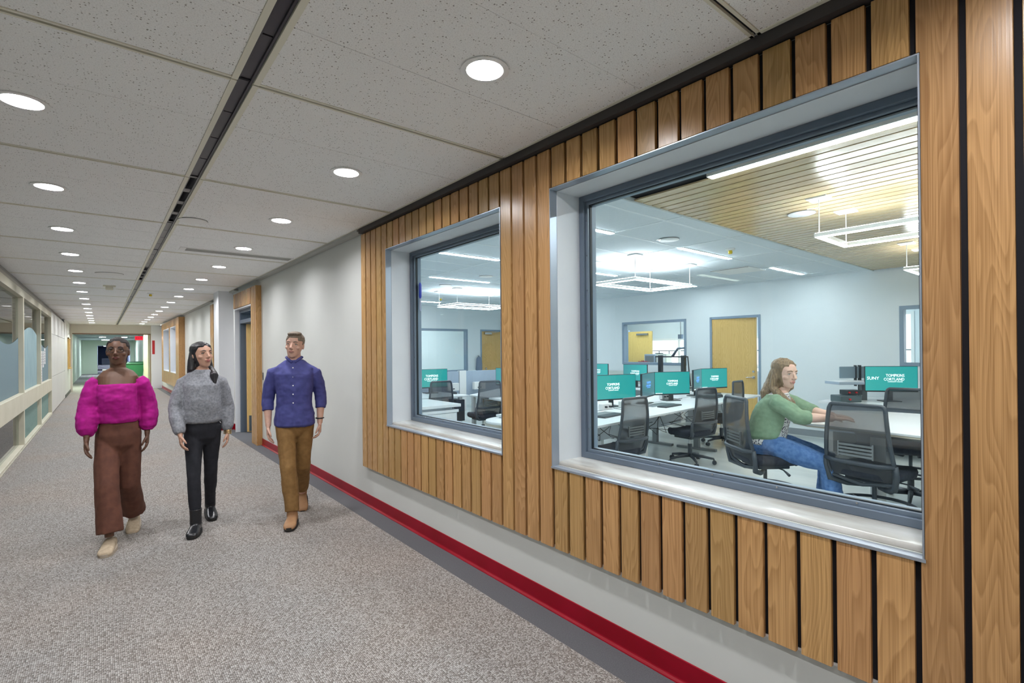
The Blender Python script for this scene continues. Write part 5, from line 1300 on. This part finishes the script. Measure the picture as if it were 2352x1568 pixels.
def person_man():
    t = thing('person', 'man in a blue buttoned shirt, brown trousers and tan boots walking by the wall', 'person', (1.395, 4.93, 0), math.radians(-21))
    KX[0] = .92; KR[0] = .95; t.scale = (1.01, 1.01, 1.01)
    SK = skin_m('skin_fair', (.56, .33, .25), (.62, .38, .29))
    SW_ = cloth_m('blue_shirt_cloth', (.045, .05, .20), (.065, .07, .26), 20, .75, .3); TR = cloth_m('khaki_brown_cloth', (.20, .105, .030), (.255, .14, .045), 25)
    HA = hair_m('hair_brown_short', (.12, .09, .065), (.20, .16, .12), .6)
    b = MB(); ex = MB()
    torso(b, [(0, 0, .86, .145, .105), (0, 0, .95, .152, .108), (0, 0, 1.06, .135, .10), (0, -.01, 1.2, .155, .11), (0, -.005, 1.33, .175, .11), (0, 0, 1.395, .18, .08), (0, .005, 1.435, .10, .066), (0, .0, 1.465, .058, .058)])
    b.tube([(0, .005, 1.40), (0, .0, 1.46), (0, -.012, 1.54)], [.064, .057, .057], 18)
    Mh = Matrix.Translation((0, -.005, 1.483)) @ Matrix.Rotation(math.radians(-12), 4, 'Z') @ Matrix.Rotation(math.radians(4), 4, 'Y'); head_parts(b, Mh, 1.0)
    RS, RE, RW = (-.20, 0, 1.375), (-.25, .03, 1.095), (-.235, -.05, .865)
    LS, LE, LW = (.20, .0, 1.375), (.245, .06, 1.10), (.235, .00, .865)
    arm_body(b, RS, RE, RW, 1.05); arm_body(b, LS, LE, LW, 1.05)
    hand(b, ex, RW, (.0, -.1, -1), (1, 0, 0), (0, -1, 0), .5, 1.0); hand(b, ex, LW, (.0, -.1, -1), (-1, 0, 0), (0, -1, 0), .7, 1.0)
    RH, RK, RA = (-.09, 0, .90), (-.045, -.16, .50), (-.01, -.20, .09)
    LH, LK, LA = (.09, 0, .90), (.065, .04, .47), (.035, .30, .16)
    for h, k, a in ((RH, RK, RA), (LH, LK, LA)): limb(b, leg_pts(h, k, a), [.08, .083, .075, .06, .055, .055, .042, .038])
    voxel(b, .0042, 'body', SK, t, 4, ex)
    face_details(t, Mh, 1.0, IRG, HA, mat('lip_pale', (.45, .2, .17), .4))
    hc = hair_cap(Mh, 1.0, .172, 1.07, .10); hc.sphere(tuple(Mh @ Vector((0, -.03, .214))), .06, sc=(1.05, 1.1, .42))
    voxel(hc, .0042, 'hair', HA, t, 2, None, .002, 40)
    g = MB()
    torso(g, [(0, 0, .850, .168, .128), (0, 0, .865, .190, .142), (0, 0, .95, .186, .136), (0, 0, 1.06, .165, .126), (0, -.01, 1.2, .172, .128), (0, -.008, 1.33, .190, .122), (0, 0, 1.395, .182, .092), (0, .004, 1.44, .105, .078), (0, .0, 1.462, .072, .070)])
    for S_, E_, W_ in ((RS, RE, RW), (LS, LE, LW)):
        limb(g, [(S_[0] * .72, S_[1], S_[2] - .008), (S_[0] * .97, S_[1], S_[2] - .03), lerp(S_, E_, .5), lerp(S_, E_, .95), lerp(E_, W_, .2), lerp(E_, W_, .42)], [.046, .058, .058, .057, .056, .050])
    sh = voxel(g, .0065, 'shirt', SW_, t, 4, None, .006, 10, (1.2, 1.2, 1.6))
    bt = MB()
    for k in range(7): bt.sphere((-.004 * k * 0, -.128 - .006 * math.sin(k * .9) - (.010 if 2 < k < 5 else 0), 1.385 - k * .078 if k else 1.39), .0065, 8, 6, (1, .5, 1))
    bt.build('button', mat('white_button', (.8, .8, .85), .3), t)
    cl_ = MB(); 
    for sx in (-1, 1): cl_.tube([(sx * .010, -.075, 1.435), (sx * .045, -.055, 1.465), (sx * .066, 0, 1.482), (sx * .03, .058, 1.488), (0, .064, 1.489)], [.012, .014, .013, .012, .012], 8)
    cl_.build('collar', SW_, t, smooth='all')
    p = MB()
    torso(p, [(0, 0, .75, .09, .07), (0, 0, .82, .148, .112), (0, 0, .90, .160, .12), (0, 0, .98, .148, .112), (0, 0, 1.02, .138, .105)])
    for h, k, a in ((RH, RK, RA), (LH, LK, LA)): limb(p, leg_pts(h, k, (a[0], a[1], a[2] + .035)), [.092, .095, .088, .075, .072, .074, .068, .064])
    voxel(p, .007, 'trousers', TR, t, 4, None, .006, 9, (1.3, 1.3, .9))
    BT = cloth_m('tan_boot_leather', (.30, .155, .07), (.37, .20, .095), 14, .6, .1); SO = mat('dark_sole', (.02, .018, .016), .7)
    shoe('boot', BT, t, (-.01, -.20, .10), (-.05, -1, 0), boot=.08, sole=SO, L=.275, w_=.050, h_=.085); shoe('boot', BT, t, (.035, .31, .15), (.1, -1, 0), boot=.06, pitch=.45, sole=SO, L=.275, w_=.05, h_=.085)
    MB().tube([(LW[0] * KX[0] + .035 * math.cos(2 * PI * i / 18), LW[1] + .01 + .030 * math.sin(2 * PI * i / 18), LW[2] + .045) for i in range(18)], .006, 6, close=True).build('wristband', SCRB, t)
def person_seated():
    f = (.30, -.954); KX[0] = 1.0; KR[0] = 1.0
    t = thing('person', 'woman in a green cardigan and blue jeans seated on a stool at the tall table', 'person', (4.60, 2.04, 0), math.atan2(f[1], f[0]) + PI / 2)
    SK = skin_m('skin_pale', (.66, .43, .34), (.70, .47, .38))
    CG = cloth_m('sage_cardigan', (.165, .26, .17), (.20, .31, .205), 30); JN = cloth_m('blue_denim', (.055, .13, .31), (.10, .20, .42), 35)
    HA = hair_m('hair_light_brown', (.13, .085, .05), (.28, .19, .11), .45)
    bl = mat('spotted_blouse', (.6, .6, .6), .8); nt = NT(bl); tc = nt.n('ShaderNodeTexCoord'); vo = nt.n('ShaderNodeTexVoronoi', i_Scale=75.0); nt.l(tc.outputs['Object'], vo.inputs['Vector']); r_ = ramp(nt, vo.outputs['Distance'], [(.38, (.03, .03, .07)), (.46, (.72, .72, .72))]); nt.l(r_.outputs[0], nt.b.inputs['Base Color'])
    b = MB(); ex = MB(); Z = .615
    torso(b, [(0, .03, Z + .02, .16, .13), (0, .02, Z + .12, .175, .14), (0, -.01, Z + 0.212, .150, .125), (0, -.045, Z + 0.319, .150, .125), (0, -.075, Z + 0.425, .165, .12), (0, -.09, Z + 0.491, .165, .085), (0, -.10, Z + 0.531, .10, .065), (0, -.115, Z + 0.553, .058, .058)])
    b.tube([(0, -.095, Z + 0.504), (0, -.12, Z + 0.558), (0, -.15, Z + 0.619)], [.06, .054, .056], 18)
    Mh = Matrix.Translation((0, -.130, Z + 0.586)) @ Matrix.Rotation(math.radians(-40), 4, 'Z') @ Matrix.Rotation(math.radians(7), 4, 'X'); head_parts(b, Mh, 1.08)
    RS, RE, RW = (-.185, -.085, Z + 0.482), (-.235, -.27, Z + 0.354), (-.13, -.50, Z + 0.347)
    LS, LE, LW = (.185, -.085, Z + 0.482), (.235, -.31, Z + 0.363), (.09, -.50, Z + 0.347)
    arm_body(b, RS, RE, RW, 1.12); arm_body(b, LS, LE, LW, 1.12)
    hand(b, ex, RW, (.35, -1, -.02), (0, 0, -1), (1, 0, 0), .22, .95); hand(b, ex, LW, (-.45, -1, -.02), (0, 0, -1), (-1, 0, 0), .22, .95)
    RH, RK, RA = (-.10, -.02, Z + .09), (-.14, -.46, Z - .03), (-.13, -.50, .20)
    LH, LK, LA = (.10, -.02, Z + .09), (.13, -.45, Z - .03), (.12, -.42, .20)
    for h, k, a in ((RH, RK, RA), (LH, LK, LA)): limb(b, leg_pts(h, k, a), [.085, .088, .085, .07, .062, .058, .044, .036])
    voxel(b, .0042, 'body', SK, t, 4, ex)
    face_details(t, Mh, 1.08, IRG, HA, mat('lip_soft', (.50, .22, .20), .4))
    hc = hair_cap(Mh, 1.08, .188, 1.12, .02, side=.52)
    hc.tube([Mh @ Vector((0, .06, .14)), Mh @ Vector((0, .10, .03)), Vector((0, .0, Z + 0.513)), Vector((-.02, .01, Z + 0.443))], [.065, .068, .060, .03], 16)
    for sx in (-1, 1):
        hc.tube([Mh @ Vector((sx * .066, .03, .15)), Mh @ Vector((sx * .083, .018, .07)), Mh @ Vector((sx * .092, .02, -.01)), Vector((sx * .11, -.12, Z + 0.513)), Vector((sx * .10, -.185, Z + 0.443)), Vector((sx * .09, -.225 if sx > 0 else -.19, Z + (.32 if sx > 0 else .44)))], [.028, .033, .036, .036, .034, .016], 12)
    voxel(hc, .0045, 'hair', HA, t, 2, None, .004, 13, (3, 3, .5))
    g = MB()
    torso(g, [(0, .02, Z + .07, .170, .150), (0, .015, Z + .10, .187, .162), (0, -.01, Z + 0.195, .176, .155), (0, -.04, Z + 0.310, .172, .150), (0, -.068, Z + 0.416, .178, .138), (0, -.085, Z + 0.487, .172, .100), (0, -.095, Z + 0.524, .115, .080), (0, -.105, Z + 0.540, .07, .068)])
    voxel(g, .007, 'blouse', bl, t, 4, None, .003, 9)
    # cardigan: same shell, cut open in front
    c = MB(); rows = [(.02, .13, .184, .165), (.012, .16, .203, .180), (-.01, .23, .194, .172), (-.035, .35, .188, .166), (-.062, .47, .192, .150), (-.08, .545, .184, .110), (-.088, .592, .130, .088)]
    for y, z, rx, ry in rows: pass
    out = []
    N_ = 30
    def open_ring(y, z, rx, ry, gap, inn=0):
        pts = []
        for i in range(N_ + 1):
            a = -PI / 2 + gap + (2 * PI - 2 * gap) * i / N_; cs, sn = math.cos(a), math.sin(a)
            pts.append(((rx - inn) * math.copysign(abs(cs) ** .85, cs), y + (ry - inn) * math.copysign(abs(sn) ** .85, sn), Z + (z if z < .2 else z * .885)))
        return pts
    gaps = [.98, .95, .88, .80, .78, .92, 1.12]
    vs = []; fs = []; M_ = N_ + 1
    outer = [open_ring(*r, g_) for r, g_ in zip(rows, gaps)]; inner = [open_ring(*r, g_, .016) for r, g_ in zip(rows, gaps)]
    for r in outer + inner: vs += r
    R_ = len(rows)
    for i in range(R_ - 1):
        for k in range(N_):
            fs.append((i * M_ + k, i * M_ + k + 1, (i + 1) * M_ + k + 1, (i + 1) * M_ + k)); o_ = R_ * M_
            fs.append((o_ + i * M_ + k, o_ + (i + 1) * M_ + k, o_ + (i + 1) * M_ + k + 1, o_ + i * M_ + k + 1))
        for k in (0, N_): fs.append((i * M_ + k, (i + 1) * M_ + k, R_ * M_ + (i + 1) * M_ + k, R_ * M_ + i * M_ + k))
    for k in range(N_):
        fs.append((k, k + 1, R_ * M_ + k + 1, R_ * M_ + k)); i = R_ - 1; fs.append((i * M_ + k, i * M_ + k + 1, R_ * M_ + i * M_ + k + 1, R_ * M_ + i * M_ + k))
    c.add(vs, fs)
    for S_, E_, W_ in ((RS, RE, RW), (LS, LE, LW)):
        limb(c, [(S_[0] * .74, S_[1], S_[2] - .008), (S_[0] * .98, S_[1] - .01, S_[2] - .02), lerp(S_, E_, .5), lerp(S_, E_, .95), lerp(E_, W_, .15), lerp(E_, W_, .30)], [.058, .068, .070, .066, .064, .056])
    voxel(c, .007, 'cardigan', CG, t, 3, None, .006, 10, (1, 1, 1.5))
    p = MB()
    torso(p, [(0, .03, Z + .0, .165, .14), (0, .03, Z + .06, .180, .15), (0, .025, Z + .13, .172, .145), (0, .02, Z + .16, .16, .135)])
    for h, k, a in ((RH, RK, RA), (LH, LK, LA)): limb(p, leg_pts(h, k, (a[0], a[1] - .02, a[2] - .02)), [.100, .102, .098, .085, .078, .070, .078, .098])
    voxel(p, .007, 'jeans', JN, t, 4, None, .005, 14, (1, 1, 1))
    SH = mat('dark_shoe', (.03, .03, .035), .5)
    shoe('shoe', SH, t, (-.13, -.50, .165), (-.05, -1, 0)); shoe('shoe', SH, t, (.12, -.41, .165), (.05, -1, 0))
person_pink(); person_grey(); person_man(); person_seated()
bpy.data.scenes.remove(TMP)
